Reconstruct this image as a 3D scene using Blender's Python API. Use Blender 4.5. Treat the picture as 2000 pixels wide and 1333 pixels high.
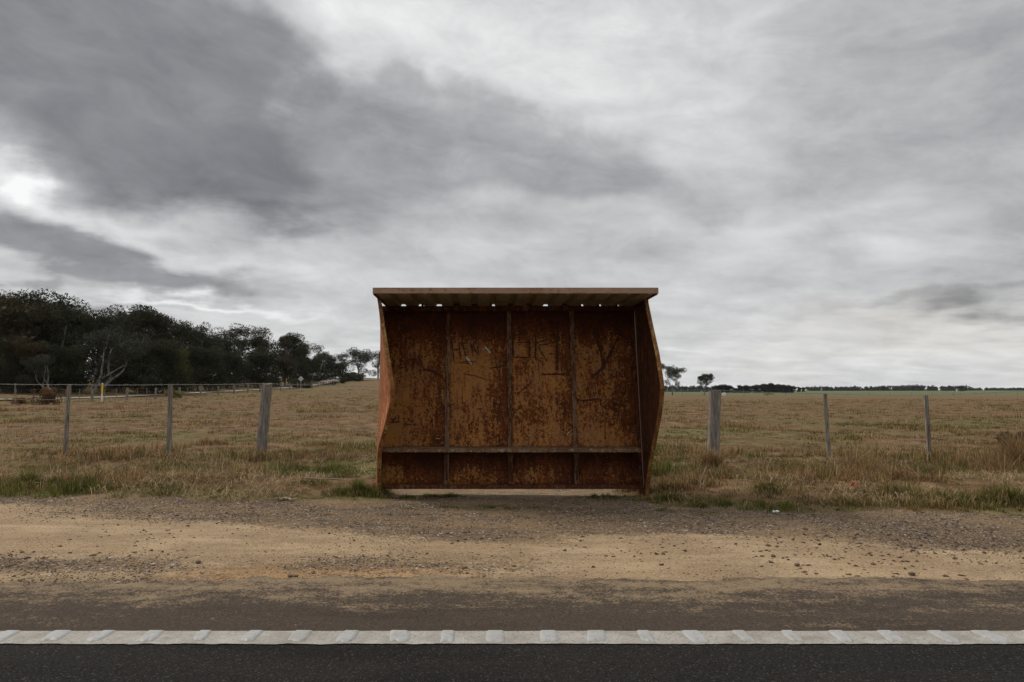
import bpy, bmesh, math, random
import numpy as np
from mathutils import Vector, Matrix
R = math.radians
for o in list(bpy.data.objects): bpy.data.objects.remove(o)
sc = bpy.context.scene
C = sc.collection
rng = np.random.default_rng(7)
random.seed(7)

# ------------------------------------------------------------------ camera
CAMZ, F, PX, PY = 1.16, 1333.0, 932.0, 666.5
PITCH = math.atan(95.5 / F)
cam_d = bpy.data.cameras.new('camera'); cam = bpy.data.objects.new('camera', cam_d); C.objects.link(cam)
cam_d.sensor_width = 36; cam_d.lens = 36 * F / 2000; cam_d.shift_x = (1000 - PX) / 2000
cam.location = (0, 0, CAMZ); cam.rotation_euler = (R(90) + PITCH, 0, 0)
cam_d.clip_start = 0.05; cam_d.clip_end = 20000
sc.camera = cam

def P(px, py, Y):
    xc, yc = (px - PX) / F, (PY - py) / F
    ca, sa = math.cos(PITCH), math.sin(PITCH)
    t = Y / (ca - yc * sa)
    return Vector((xc * t, Y, CAMZ + (sa + yc * ca) * t))
def azel(px, py):
    v = P(px, py, 1.0) - Vector((0, 0, CAMZ))
    return math.atan2(v.x, v.y), math.atan2(v.z, math.hypot(v.x, v.y))

sc.view_settings.view_transform = 'Standard'; sc.view_settings.look = 'None'
sc.view_settings.exposure = 0.0; sc.view_settings.gamma = 1.0
sc.render.engine = 'CYCLES'
SUN_EL, SUN_AZ = R(46), R(-62)      # azimuth measured from +Y (view direction) towards +X

# ------------------------------------------------------------------ node helper
class NT:
    def __init__(s, tree): s.t = tree; s.n = tree.nodes; s.l = tree.links
    def node(s, typ, ins=None, **kw):
        n = s.n.new(typ)
        for k, v in kw.items(): setattr(n, k, v)
        for k, v in (ins or {}).items(): s.set(n.inputs[k], v)
        return n
    def set(s, sock, v):
        if isinstance(v, bpy.types.NodeSocket): s.l.new(v, sock)
        elif v is not None:
            if sock.type == 'RGBA' and isinstance(v, (tuple, list)) and len(v) == 3: v = (*v, 1)
            sock.default_value = v
    def m(s, op, a, b=None, c=None, clamp=False):
        n = s.n.new('ShaderNodeMath'); n.operation = op; n.use_clamp = clamp
        for i, v in enumerate((a, b, c)):
            if v is not None: s.set(n.inputs[i], v)
        return n.outputs[0]
    def add(s, a, b): return s.m('ADD', a, b)
    def mul(s, a, b): return s.m('MULTIPLY', a, b)
    def ramp(s, f, lo, hi, a=0.0, b=1.0, smooth=True):
        n = s.n.new('ShaderNodeMapRange'); n.interpolation_type = 'SMOOTHSTEP' if smooth else 'LINEAR'
        for i, v in enumerate((f, lo, hi, a, b)): s.set(n.inputs[i], v)
        return n.outputs[0]
    def mix(s, f, a, b, mode='MIX'):
        n = s.n.new('ShaderNodeMix'); n.data_type = 'RGBA'; n.blend_type = mode
        s.set(n.inputs[0], f); s.set(n.inputs[6], a); s.set(n.inputs[7], b)
        return n.outputs[2]
    def noise(s, vec, scale, detail=4, rough=0.55, dist=0.0):
        n = s.node('ShaderNodeTexNoise', {'Scale': scale, 'Detail': detail, 'Roughness': rough, 'Distortion': dist})
        s.l.new(vec, n.inputs['Vector']); return n.outputs['Fac']
    def noisec(s, vec, scale, detail=3):
        n = s.node('ShaderNodeTexNoise', {'Scale': scale, 'Detail': detail})
        s.l.new(vec, n.inputs['Vector']); return n.outputs['Color']
    def voro(s, vec, scale, out='Distance', rnd=1.0):
        n = s.node('ShaderNodeTexVoronoi', {'Scale': scale, 'Randomness': rnd})
        s.l.new(vec, n.inputs['Vector']); return n.outputs[out]
    def map(s, vec, scale=(1, 1, 1), loc=(0, 0, 0), rot=(0, 0, 0)):
        n = s.n.new('ShaderNodeMapping'); s.l.new(vec, n.inputs[0])
        n.inputs['Scale'].default_value = scale; n.inputs['Location'].default_value = loc; n.inputs['Rotation'].default_value = rot
        return n.outputs[0]
    def sep(s, v):
        n = s.n.new('ShaderNodeSeparateXYZ'); s.l.new(v, n.inputs[0]); return n.outputs
    def comb(s, x, y, z):
        n = s.n.new('ShaderNodeCombineXYZ')
        for i, v in enumerate((x, y, z)): s.set(n.inputs[i], v)
        return n.outputs[0]
    def vm(s, op, a, b):
        n = s.n.new('ShaderNodeVectorMath'); n.operation = op; s.set(n.inputs[0], a); s.set(n.inputs[1], b); return n.outputs[0]

def material(name):
    m = bpy.data.materials.new(name); m.use_nodes = True
    nt = NT(m.node_tree); b = nt.n['Principled BSDF']
    tc = nt.n.new('ShaderNodeTexCoord')
    return m, nt, b, tc.outputs['Object']
def bump(nt, b, h, strength=0.5, dist=0.01):
    n = nt.node('ShaderNodeBump', {'Strength': strength, 'Distance': dist, 'Height': h}); nt.l.new(n.outputs[0], b.inputs['Normal'])

# ------------------------------------------------------------------ world: overcast cloud sky
w = bpy.data.worlds.new('World'); sc.world = w; w.use_nodes = True
nt = NT(w.node_tree); bg = nt.n['Background']
gen = nt.n.new('ShaderNodeTexCoord').outputs['Generated']
x, y, z = nt.sep(gen)
az = nt.m('ARCTAN2', x, y)
hyp = nt.m('SQRT', nt.add(nt.mul(x, x), nt.mul(y, y)))
el = nt.m('ARCTAN2', z, hyp)
zz = nt.add(nt.m('MAXIMUM', z, 0.0), 0.17)
plane = nt.comb(nt.m('DIVIDE', x, zz), nt.m('DIVIDE', y, zz), 0.0)
wc = nt.noisec(plane, 1.5, 6)
wx, wy, wz = nt.sep(wc)
fine = nt.noisec(nt.comb(az, el, 0.3), 7.0, 6)
fx, fy, fz = nt.sep(fine)
azw = nt.add(nt.add(az, nt.mul(nt.m('SUBTRACT', wx, 0.5), 0.34)), nt.mul(nt.m('SUBTRACT', fx, 0.5), 0.18))
elw = nt.add(nt.add(el, nt.mul(nt.m('SUBTRACT', wy, 0.5), 0.17)), nt.mul(nt.m('SUBTRACT', fy, 0.5), 0.10))
def gauss(px, py, sx, sy, rot=0.0, soft=False):
    a, e = azel(px, py)
    ux = nt.m('SUBTRACT', azw, a); uy = nt.m('SUBTRACT', elw, e)
    c, s_ = math.cos(R(rot)), math.sin(R(rot))
    p = nt.add(nt.mul(ux, c / (sx / F)), nt.mul(uy, s_ / (sx / F)))
    q = nt.add(nt.mul(ux, -s_ / (sy / F)), nt.mul(uy, c / (sy / F)))
    return nt.m('EXPONENT', nt.mul(nt.add(nt.mul(p, p), nt.mul(q, q)), -1.0))
def total(*g):
    t = None
    for amp, v in g:
        v = nt.mul(v, amp); t = v if t is None else nt.add(t, v)
    return t
n1 = nt.noise(plane, 1.3, 9, 0.58)
n2 = nt.noise(plane, 4.0, 9, 0.55, 0.4)
n3 = nt.noise(nt.map(plane, (1, 1.7, 1), rot=(0, 0, 0.5)), 2.2, 10, 0.52, 0.6)
dom = nt.map(nt.comb(az, nt.mul(el, 1.5), 0.0), (1, 1, 1), rot=(0, 0, R(18)))
fn = nt.noise(dom, 5.5, 12, 0.60, 0.35)
bil = nt.noise(nt.map(dom, (1, 1.35, 1), (3, 1, 0)), 11.0, 12, 0.62, 0.5)
bil2 = nt.noise(nt.map(dom, (1, 1.8, 1), (7, 2, 0), (0, 0, R(-32))), 7.0, 12, 0.60, 0.8)
# the big dark bank, with a firm ragged edge
dark = total((1.0, gauss(60, 100, 340, 170, -4)), (0.85, gauss(390, 200, 215, 150, -14)), (0.42, gauss(290, 40, 170, 90)), (0.35, gauss(480, 300, 170, 60)))
dark = nt.add(dark, nt.add(nt.mul(nt.m('SUBTRACT', fn, 0.5), 0.55), nt.mul(nt.m('SUBTRACT', bil, 0.5), 0.45)))
dm = nt.ramp(dark, 0.16, 0.86)
mid = total((1.0, gauss(780, 215, 125, 60)), (0.8, gauss(930, 270, 190, 60, -8)), (0.9, gauss(1120, 300, 130, 80, 10)), (0.6, gauss(1350, 370, 170, 60, -12)), (0.95, gauss(640, 330, 220, 95)))
mid = nt.add(mid, nt.mul(nt.m('SUBTRACT', nt.add(nt.mul(fn, .4), nt.mul(bil, .6)), 0.5), 2.0))
mm = nt.ramp(mid, 0.1, 1.0)
low = total((1.0, gauss(60, 460, 220, 45, -6)), (0.9, gauss(250, 510, 200, 35, -10)), (0.8, gauss(90, 570, 170, 22, -5)), (0.5, gauss(500, 400, 300, 60)))
low = nt.add(low, nt.mul(nt.m('SUBTRACT', n2, 0.5), 1.0))
lm = nt.ramp(low, 0.1, 0.95)
B = 0.79
B = nt.add(B, nt.mul(dm, -0.255))
B = nt.add(B, nt.mul(nt.mul(nt.m('SUBTRACT', bil, 0.5), 0.20), nt.m('SUBTRACT', 1.0, nt.mul(dm, .45))))
B = nt.add(B, nt.mul(nt.m('SUBTRACT', bil2, 0.5), nt.mul(nt.ramp(el, R(3), R(16), .35, 1.0), 0.17)))
B = nt.add(B, nt.mul(nt.mul(mm, -0.175), nt.m('SUBTRACT', 1.0, nt.mul(dm, .8))))
B = nt.add(B, nt.mul(lm, -0.22))
B = nt.add(B, total((0.10, gauss(780, 60, 280, 150)), (0.085, gauss(1200, 160, 330, 160)),
    (0.24, gauss(5, 335, 50, 24, -8)), (0.11, gauss(110, 360, 110, 24, -22)), (0.07, gauss(330, 450, 260, 26, -14)),
    (0.15, gauss(300, 583, 260, 11, -4)), (0.08, gauss(640, 20, 90, 60)),
    (-0.09, gauss(1880, 250, 260, 150, 5)), (-0.07, gauss(1750, 30, 300, 120)),
    (-0.24, gauss(1990, 592, 80, 28, 5)), (-0.10, gauss(1830, 575, 130, 15, 3)), (-0.09, gauss(1950, 480, 160, 60)), (-0.05, gauss(1000, 440, 300, 70, -6)),
    (0.07, gauss(1550, 430, 250, 50, -5))))
hz = nt.ramp(el, R(0), R(11), 1.0, 0.0)
B = nt.add(B, nt.mul(hz, 0.075))
# streaks of the stratus sheet
B = nt.add(B, nt.mul(nt.mul(nt.m('SUBTRACT', n3, 0.5), nt.ramp(el, R(2), R(18), .22, .08)), nt.m('SUBTRACT', 1.0, nt.mul(dm, .55))))
B = nt.add(B, nt.mul(nt.mul(nt.m('SUBTRACT', n2, 0.5), nt.ramp(el, R(2), R(18), .12, .06)), nt.m('SUBTRACT', 1.0, nt.mul(dm, .7))))
B = nt.m('MAXIMUM', nt.m('MINIMUM', B, 0.99), 0.2)
lin = nt.m('POWER', B, 2.25)
zen = nt.ramp(el, R(34), R(70), 1.0, 1.35)       # sky brightened above the view, added to light the ground
lin = nt.mul(lin, zen)
tint = nt.mix(nt.ramp(B, 0.40, 0.95), (0.97, 0.975, 1.03), (1.0, 1.0, 1.0))
tint = nt.mix(nt.mul(hz, 0.55), tint, (0.985, 1.0, 1.0))
tint = nt.mix(nt.mul(gauss(1850, 640, 260, 60), 0.8), tint, (1.03, 1.0, 0.95))
cl = nt.vm('MULTIPLY', tint, nt.comb(lin, lin, lin))
sky = nt.node('ShaderNodeTexSky', sky_type='NISHITA', sun_disc=False)
sky.sun_elevation = SUN_EL; sky.sun_rotation = SUN_AZ
skyc = nt.mix(1.0, sky.outputs[0], (0.08, 0.08, 0.08), 'MULTIPLY')
final = nt.mix(0.96, skyc, cl)
nt.set(bg.inputs['Color'], final); bg.inputs['Strength'].default_value = 1.0

# ------------------------------------------------------------------ sun (veiled by cloud)
sd = bpy.data.lights.new('sun', 'SUN'); sun = bpy.data.objects.new('sun', sd); C.objects.link(sun)
sd.energy = 2.0; sd.angle = R(14); sd.color = (1.0, 0.93, 0.82)
dirv = Vector((math.sin(SUN_AZ) * math.cos(SUN_EL), math.cos(SUN_AZ) * math.cos(SUN_EL), math.sin(SUN_EL)))
sun.rotation_euler = dirv.to_track_quat('Z', 'Y').to_euler()

# ------------------------------------------------------------------ object helpers
def tag(o, label=None, cat=None, group=None, kind=None):
    if label: o['label'] = label
    if cat: o['category'] = cat
    if group: o['group'] = group
    if kind: o['kind'] = kind
    return o
def thing(name, loc, label, cat, group=None, rz=0.0):
    o = bpy.data.objects.new(name, None); o.empty_display_size = 0.2; C.objects.link(o)
    o.location = loc; o.rotation_euler.z = rz
    return tag(o, label, cat, group)
def link(name, me, mat, parent=None):
    o = bpy.data.objects.new(name, me); C.objects.link(o)
    if mat and not me.materials: me.materials.append(mat)
    if parent: o.parent = parent
    return o
class MB:
    def __init__(s): s.bm = bmesh.new()
    def quad(s, *p):
        return s.bm.faces.new([s.bm.verts.new(q) for q in p])
    def box(s, x0, x1, y0, y1, z0, z1, mat=None):
        vs = [Vector((x, y, z)) for x in (x0, x1) for y in (y0, y1) for z in (z0, z1)]
        if mat is not None: vs = [mat @ v for v in vs]
        v = [s.bm.verts.new(q) for q in vs]
        for f in ((0, 1, 3, 2), (4, 6, 7, 5), (0, 4, 5, 1), (2, 3, 7, 6), (0, 2, 6, 4), (1, 5, 7, 3)):
            s.bm.faces.new([v[i] for i in f])
    def tube(s, pts, rad, n=6, jitter=0.0, cap=True):
        rings = []
        pts = [Vector(p) for p in pts]
        if not isinstance(rad, (list, tuple)): rad = [rad] * len(pts)
        for i, p in enumerate(pts):
            d = (pts[min(i + 1, len(pts) - 1)] - pts[max(i - 1, 0)]).normalized()
            a = d.orthogonal().normalized() if abs(d.z) > .9 else d.cross(Vector((0, 0, 1))).normalized()
            if i and abs(d.z) > .9: a = (a0 - d * a0.dot(d)).normalized()
            a0 = a; b = d.cross(a)
            rings.append([s.bm.verts.new(p + (a * math.cos(t) + b * math.sin(t)) * rad[i] * (1 + jitter * (random.random() - .5)))
                          for t in (2 * math.pi * k / n for k in range(n))])
        for r0, r1 in zip(rings, rings[1:]):
            for k in range(n): s.bm.faces.new((r0[k], r0[(k + 1) % n], r1[(k + 1) % n], r1[k]))
        if cap: s.bm.faces.new(rings[0][::-1]); s.bm.faces.new(rings[-1])
    def build(s, name, mat, parent=None, bevel=0.0, smooth=False):
        bmesh.ops.recalc_face_normals(s.bm, faces=s.bm.faces)
        me = bpy.data.meshes.new(name); s.bm.to_mesh(me); s.bm.free()
        if smooth: me.shade_smooth()
        o = link(name, me, mat, parent)
        if bevel:
            m = o.modifiers.new('bevel', 'BEVEL'); m.width = bevel; m.segments = 2; m.limit_method = 'ANGLE'
        return o
def np_mesh(name, verts, faces, cols=None, attr='col', smooth=False):
    """verts (N,3); faces = list of (M,k) index arrays; cols = per-vertex rgb."""
    me = bpy.data.meshes.new(name)
    n = len(verts); me.vertices.add(n); me.vertices.foreach_set('co', np.ascontiguousarray(verts, dtype=np.float32).ravel())
    idx = np.concatenate([f.ravel() for f in faces]).astype(np.int32)
    sizes = np.concatenate([np.full(len(f), f.shape[1]) for f in faces])
    starts = np.concatenate([[0], np.cumsum(sizes)[:-1]]).astype(np.int32)
    me.loops.add(len(idx)); me.loops.foreach_set('vertex_index', idx)
    me.polygons.add(len(sizes)); me.polygons.foreach_set('loop_start', starts)
    me.update(calc_edges=True)
    if cols is not None:
        a = me.color_attributes.new(attr, 'FLOAT_COLOR', 'POINT')
        c4 = np.ones((n, 4), np.float32); c4[:, :3] = cols; a.data.foreach_set('color', c4.ravel())
    if smooth: me.shade_smooth()
    return me

# ------------------------------------------------------------------ value noise in numpy
def _h(ix, iy, seed):
    n = (ix.astype(np.int64) * 374761393 + iy.astype(np.int64) * 668265263 + seed * 974634777) & 0xffffffff
    n = ((n ^ (n >> 13)) * 1274126177) & 0xffffffff
    return ((n ^ (n >> 16)) & 0xffff) / 65535.0
def vn(x, y, seed=0):
    x = np.asarray(x, float); y = np.asarray(y, float)
    ix, iy = np.floor(x), np.floor(y); fx, fy = x - ix, y - iy
    fx = fx * fx * (3 - 2 * fx); fy = fy * fy * (3 - 2 * fy)
    a, b, c, d = _h(ix, iy, seed), _h(ix + 1, iy, seed), _h(ix, iy + 1, seed), _h(ix + 1, iy + 1, seed)
    return (a * (1 - fx) + b * fx) * (1 - fy) + (c * (1 - fx) + d * fx) * fy
def fbm(x, y, s=1.0, oct=4, seed=0):
    t = 0; a = 0.5; n = 0
    for k in range(oct):
        t = t + a * vn(np.asarray(x) * s, np.asarray(y) * s, seed + k); n += a; a *= 0.5; s *= 2.03
    return t / n
def ss(e0, e1, x):
    t = np.clip((np.asarray(x, float) - e0) / (e1 - e0), 0, 1); return t * t * (3 - 2 * t)

def ground_z(x, y):
    x = np.asarray(x, float); y = np.asarray(y, float)
    yy = np.maximum(y, 0.1)
    zl = np.interp(yy, [0, 13, 50, 70, 90, 110, 150, 215, 300, 400, 600, 5000], [0, 0, .12, .3, .62, 1.0, 1.9, 3.8, 5.9, 6.5, 6.5, 6.0])
    zr = np.interp(yy, [0, 10, 13, 60, 245, 500, 900, 1600, 5000], [0, -.03, -.10, -.3, -.9, -.9, -.5, 0.3, 1.5])
    t = ss(-0.125, 0.22, x / (yy + 2.0))
    z = zl * (1 - t) + zr * t
    z = z + 0.45 * ss(-36, -50, x) * ss(30, 60, yy)
    # ditch between verge and fence, interrupted at the shelter
    side = np.maximum(ss(-1.0, -3.2, x), ss(2.0, 3.6, x))
    ditch = np.exp(-((yy - 10.5) / 1.0) ** 2) * (0.27 + 0.16 * fbm(x, y, .35, 3, 3))
    lip = np.exp(-((yy - 8.2) / 0.7) ** 2) * 0.10
    z = z + side * (lip - ditch)
    # hollow worn under the shelter
    inx = ss(-1.35, -0.9, x) * ss(2.15, 1.7, x)
    z = z - 0.038 * inx * ss(7.2, 7.75, yy) * ss(12.5, 9.0, yy)
    # roughness
    rough = ss(4.5, 5.2, yy)
    z = z + rough * (0.022 * (fbm(x, y, 1.3, 3, 11) - .5) + 0.014 * (fbm(x, y, 7, 3, 17) - .5))
    z = z + ss(7.2, 9, yy) * 0.10 * (fbm(x, y, .8, 3, 23) - .5) * (1 - inx * ss(9.5, 8.5, yy))
    z = z + ss(25, 80, yy) * 0.35 * (fbm(x, y, .03, 3, 29) - .5)
    return z
def zones(x, y):
    """R sand, G grass cover, B greenness"""
    x = np.asarray(x, float); y = np.asarray(y, float)
    n = fbm(x, y, .55, 4, 41); n2 = fbm(x * .35, y, 2.2, 4, 47); n3 = fbm(x * .3, y, 5, 3, 53)
    yc = 5.75 - .9 * ss(-4.2, -.5, x) - 0.38 * ss(.0, 4.0, x)
    wd = 1.05 - .15 * ss(-3.5, -1.5, x) - 0.38 * ss(.5, 4.5, x)
    sand = np.exp(-((y - yc + (n - .5) * .8) / wd) ** 2 * 0.9)
    sand = ss(0.15, 0.85, sand + (n2 - .5) * .9)
    pat = np.exp(-((y - 4.62) / .28) ** 2) * ss(1.2, -.6, x) * ss(.38, .55, n2 * .5 + n * .5)
    sand = sand * (1 - .85 * pat)
    sand = np.maximum(sand, 0.6 * ss(.45, .62, n2) * ss(4.7, 4.35, y))
    inx = ss(-1.2, -.8, x) * ss(2.0, 1.6, x)
    sand = np.maximum(sand, inx * ss(7.75, 7.95, y + .2 * (n2 - .5)) * .42)
    edge = 7.25 - 0.65 * ss(1.5, 3.5, x) - 0.12 * ss(-1.6, -.8, x)
    cover = ss(-.25, .3, y - edge + (n - .5) * 1.1 + (n3 - .5) * .5)
    tuftstrip = ss(.5, .62, fbm(x, y * 2.0, 1.6, 3, 61)) * np.exp(-((y - 6.85) / .16) ** 2) * ss(-2.5, -1, x)
    cover = np.where(inx > .5, np.maximum(tuftstrip, ss(11, 12, y)), np.maximum(cover, tuftstrip * .8))
    g1 = fbm(x, y, .9, 4, 71); g2 = fbm(x * .5, y, .28, 4, 77)
    green = 0.25 + 0.9 * (g1 - .5)
    green = green + 0.85 * np.exp(-((y - 10.3) / 1.0) ** 2) + 0.60 * np.exp(-((y - edge - .15) / .4) ** 2)
    green = green + .5 * ss(-4.4, -3.4, x) * ss(-.8, -1.3, x) * np.exp(-((y - 10.2) / 1.2) ** 2)
    green = green - 0.40 * np.exp(-((y - 8.5) / .65) ** 2)
    fld = ss(12, 15, y)
    g3 = fbm(x * .7, y, .10, 4, 79)
    green = green * (1 - fld) + fld * (.10 + .75 * ss(.42, .66, .5 * g2 + .3 * g1 + .2 * g3) * (0.4 + .7 * g1))
    far = ss(228, 236, y + x * .05) * ss(-.1, .05, x / np.maximum(y, 1))
    green = np.maximum(green, far * (.72 + .3 * fbm(x, y, .012, 2, 5)))
    green = np.maximum(green, ss(60, 110, y) * ss(-.16, -.2, x / np.maximum(y, 1)) * .55)
    green = np.maximum(green, ss(-33, -36, x) * .45)
    opp = ss(-5.2, -6.2, y)
    cover = np.maximum(cover, opp)
    return np.stack([np.clip(sand, 0, 1), np.clip(cover, 0, 1), np.clip(green, 0, 1)], -1)

# ------------------------------------------------------------------ ground materials
mg, nt, b, oc = material('ground')
att = nt.node('ShaderNodeVertexColor', layer_name='zone').outputs[0]
zr_, zg_, zb_ = nt.sep(att)
sx_, sy_, sz_ = nt.sep(oc)
nf = nt.noise(oc, 9, 6, .6); nf2 = nt.noise(oc, 60, 5, .7); nf3 = nt.noise(oc, 1.1, 5, .55)
vd = nt.voro(oc, 55); vcol = nt.sep(nt.voro(oc, 55, 'Color'))
vcol2 = nt.sep(nt.voro(oc, 130, 'Color'))
sandc = nt.mix(nt.ramp(nf3, .3, .7), (0.275, 0.188, 0.110), (0.43, 0.318, 0.200))
trk = nt.noise(nt.map(oc, (.10, 1, 1)), 6.5, 6, .65)
sandc = nt.mix(nt.ramp(trk, .46, .62, 0, .45), sandc, (0.25, 0.165, 0.092))
sandc = nt.mix(nt.ramp(trk, .46, .34, 0, .35), sandc, (0.52, 0.40, 0.265))
lum = nt.noise(nt.map(oc, (.45, 1, 1)), 3.2, 8, .68)
sandc = nt.mix(nt.ramp(lum, .44, .62, 0, .7), sandc, (0.195, 0.135, 0.083))
sandc = nt.mix(nt.ramp(vcol2[0], .66, .92, 0, .6), sandc, (0.13, 0.083, 0.047))
sandc = nt.mix(nt.ramp(vcol2[1], .86, .95, 0, .4), sandc, (0.62, 0.50, 0.36))
sandc = nt.mix(nt.ramp(nf2, .35, .7, 0, .35), sandc, (0.62, 0.45, 0.26))
gravc = nt.mix(vcol[0], (0.045, 0.036, 0.029), (0.235, 0.172, 0.118))
gravc = nt.mix(nt.ramp(vcol[1], .93, .97, 0, .8), gravc, (0.62, 0.56, 0.50))
gravc = nt.mix(nt.ramp(nt.noise(nt.map(oc, (.35, 1, 1)), 2.6, 8, .68), .44, .60, 0, .75), gravc, (0.27, 0.185, 0.105))
gravc = nt.mix(nt.ramp(nf, .42, .60, 0, .6), gravc, (0.20, 0.130, 0.072))
gr2 = nt.add(nt.mul(nf2, .5), nt.mul(nt.noise(nt.map(oc, (.5, 1, 1)), 16, 7, .75), .5))
sandm = nt.ramp(nt.add(nt.mul(zr_, .62), nt.add(nt.mul(nt.m('SUBTRACT', nf, .5), .75), nt.mul(nt.m('SUBTRACT', gr2, .5), 2.0))), .06, .52)
soil = nt.mix(sandm, gravc, sandc)
oran = nt.m('MULTIPLY', nt.ramp(nt.m('ABSOLUTE', nt.add(sx_, 1.0)), .5, 1.2, 1, 0), nt.ramp(nt.m('ABSOLUTE', nt.m('SUBTRACT', sy_, 4.38)), .08, .28, 1, 0))
soil = nt.mix(nt.mul(oran, nt.ramp(gr2, .42, .58, 0, .7)), soil, (0.42, 0.23, 0.095))
# grass ground: dry and green
tex = nt.noise(nt.map(oc, (1, .55, 1)), 2.2, 10, .72)
tex2 = nt.noise(nt.map(oc, (1, .5, 1)), 7, 6, .7)
dry = nt.mix(nt.ramp(tex, .36, .66), (0.088, 0.050, 0.024), (0.255, 0.162, 0.085))
dry = nt.mix(nt.ramp(tex2, .42, .70, 0, .6), dry, (0.185, 0.108, 0.052))
grn = nt.mix(nt.ramp(tex2, .35, .65), (0.075, 0.072, 0.022), (0.21, 0.18, 0.070))
gm = nt.mul(nt.ramp(nt.add(zb_, nt.mul(nt.m('SUBTRACT', tex, .5), 1.5)), .15, .95), .85)
grs = nt.mix(gm, dry, grn)
farm = nt.mix(nt.ramp(tex, .4, .6), (0.100, 0.118, 0.048), (0.145, 0.150, 0.072))
grs = nt.mix(nt.mul(nt.ramp(sy_, 226, 236), nt.ramp(zb_, .5, .7)), grs, farm)
cov = nt.ramp(nt.add(zg_, nt.mul(nt.m('SUBTRACT', nf, .5), .5)), .35, .65)
nt.set(b.inputs['Base Color'], nt.mix(cov, soil, grs)); b.inputs['Roughness'].default_value = .95
b.inputs['Specular IOR Level'].default_value = .15
hgt = nt.add(nt.mul(nt.m('SUBTRACT', 1.0, vd), nt.m('SUBTRACT', 1.15, sandm)), nt.add(nt.mul(nf2, .8), nt.mul(tex2, 1.5)))
bump(nt, b, hgt, .75, .016)

ma, nt, b, oc = material('asphalt')
sx_, sy_, sz_ = nt.sep(oc)
v = nt.sep(nt.voro(oc, 150, 'Color')); vdst = nt.voro(oc, 150)
nl = nt.noise(nt.map(oc, (.25, 1, 1)), 1.6, 6, .6); nm = nt.noise(oc, 14, 5, .65); nh = nt.noise(oc, 90, 4, .7)
base = nt.mix(v[0], (0.009, 0.0085, 0.0085), (0.029, 0.0265, 0.025))
base = nt.mix(nt.ramp(v[1], .955, .98, 0, .5), base, (0.12, 0.105, 0.09))
base = nt.mix(nt.ramp(nl, .35, .7, 0, .2), base, (0.05, 0.043, 0.038))
# dust lying on the shoulder of the asphalt, thickest at its ragged edge
dust = nt.ramp(nt.add(sy_, nt.mul(nt.m('SUBTRACT', nl, .5), .55)), 3.25, 4.15, 0, 1, False)
dust = nt.m('MAXIMUM', dust, nt.mul(nt.ramp(nt.m('ABSOLUTE', nt.m('SUBTRACT', sy_, 3.45)), .02, .10, 1, 0), nt.ramp(nl, .38, .60, .12, .55)))
nx_ = nt.noise(nt.map(oc, (.4, 1, 1)), 5, 6, .65)
grain = nt.ramp(nt.add(nt.mul(dust, .74), nt.add(nt.mul(nt.m('SUBTRACT', nx_, .5), 1.5), nt.mul(nt.m('SUBTRACT', nt.add(nt.mul(nh, .65), nt.mul(nm, .35)), .5), 2.6))), .40, .95)
base = nt.mix(nt.mul(nt.mul(nt.ramp(sy_, 3.22, 3.36), nt.ramp(nh, .35, .65, .6, 1.3)), .52), base, (0.120, 0.090, 0.066))
base = nt.mix(nt.mul(grain, .8), base, (0.30, 0.22, 0.138))
pat_ = nt.noise(nt.map(oc, (.25, 1, 1), (4, 0, 0)), 2.4, 5, .6)
base = nt.mix(nt.ramp(pat_, .52, .62, 0, .35), base, nt.mix(1.0, base, (.55, .55, .56), 'MULTIPLY'))
nt.set(b.inputs['Base Color'], base); b.inputs['Roughness'].default_value = .95; b.inputs['Specular IOR Level'].default_value = .08
bump(nt, b, nt.add(nt.m('SUBTRACT', 1.0, vdst), nh), .5, .004)

mw, nt, b, oc = material('road_paint')
v = nt.noise(oc, 70, 5, .7); v2 = nt.noise(oc, 240, 3, .6); v3 = nt.noise(oc, 9, 4, .6)
c_ = nt.mix(nt.ramp(v3, .35, .7), (0.33, 0.31, 0.275), (0.43, 0.41, 0.375))
c_ = nt.mix(nt.ramp(nt.add(nt.mul(v, .6), nt.mul(v2, .4)), .51, .60, 0, .75), c_, (0.17, 0.135, 0.10))
gr_ = nt.noise(nt.map(oc, (.6, 1, 1)), 3.1, 7, .7)
c_ = nt.mix(nt.ramp(gr_, .46, .66, 0, .5), c_, (0.20, 0.165, 0.125))
nt.set(b.inputs['Base Color'], c_); b.inputs['Roughness'].default_value = .8
bump(nt, b, nt.add(v, v2), .6, .004)
mwb, nt, b, oc = material('road_paint_bar')
v = nt.noise(oc, 40, 5, .65)
gr_ = nt.noise(nt.map(oc, (.6, 1, 1)), 3.1, 7, .7); vf_ = nt.noise(oc, 130, 4, .7)
bc_ = nt.mix(nt.ramp(v, .50, .70, 0, .7), (0.385, 0.39, 0.385), (0.27, 0.25, 0.22))
bc_ = nt.mix(nt.ramp(vf_, .56, .66, 0, .6), bc_, (0.18, 0.15, 0.115))
nt.set(b.inputs['Base Color'], nt.mix(nt.ramp(gr_, .46, .66, 0, .4), bc_, (0.22, 0.19, 0.15))); b.inputs['Roughness'].default_value = .6
bump(nt, b, v, .3, .003)

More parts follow.
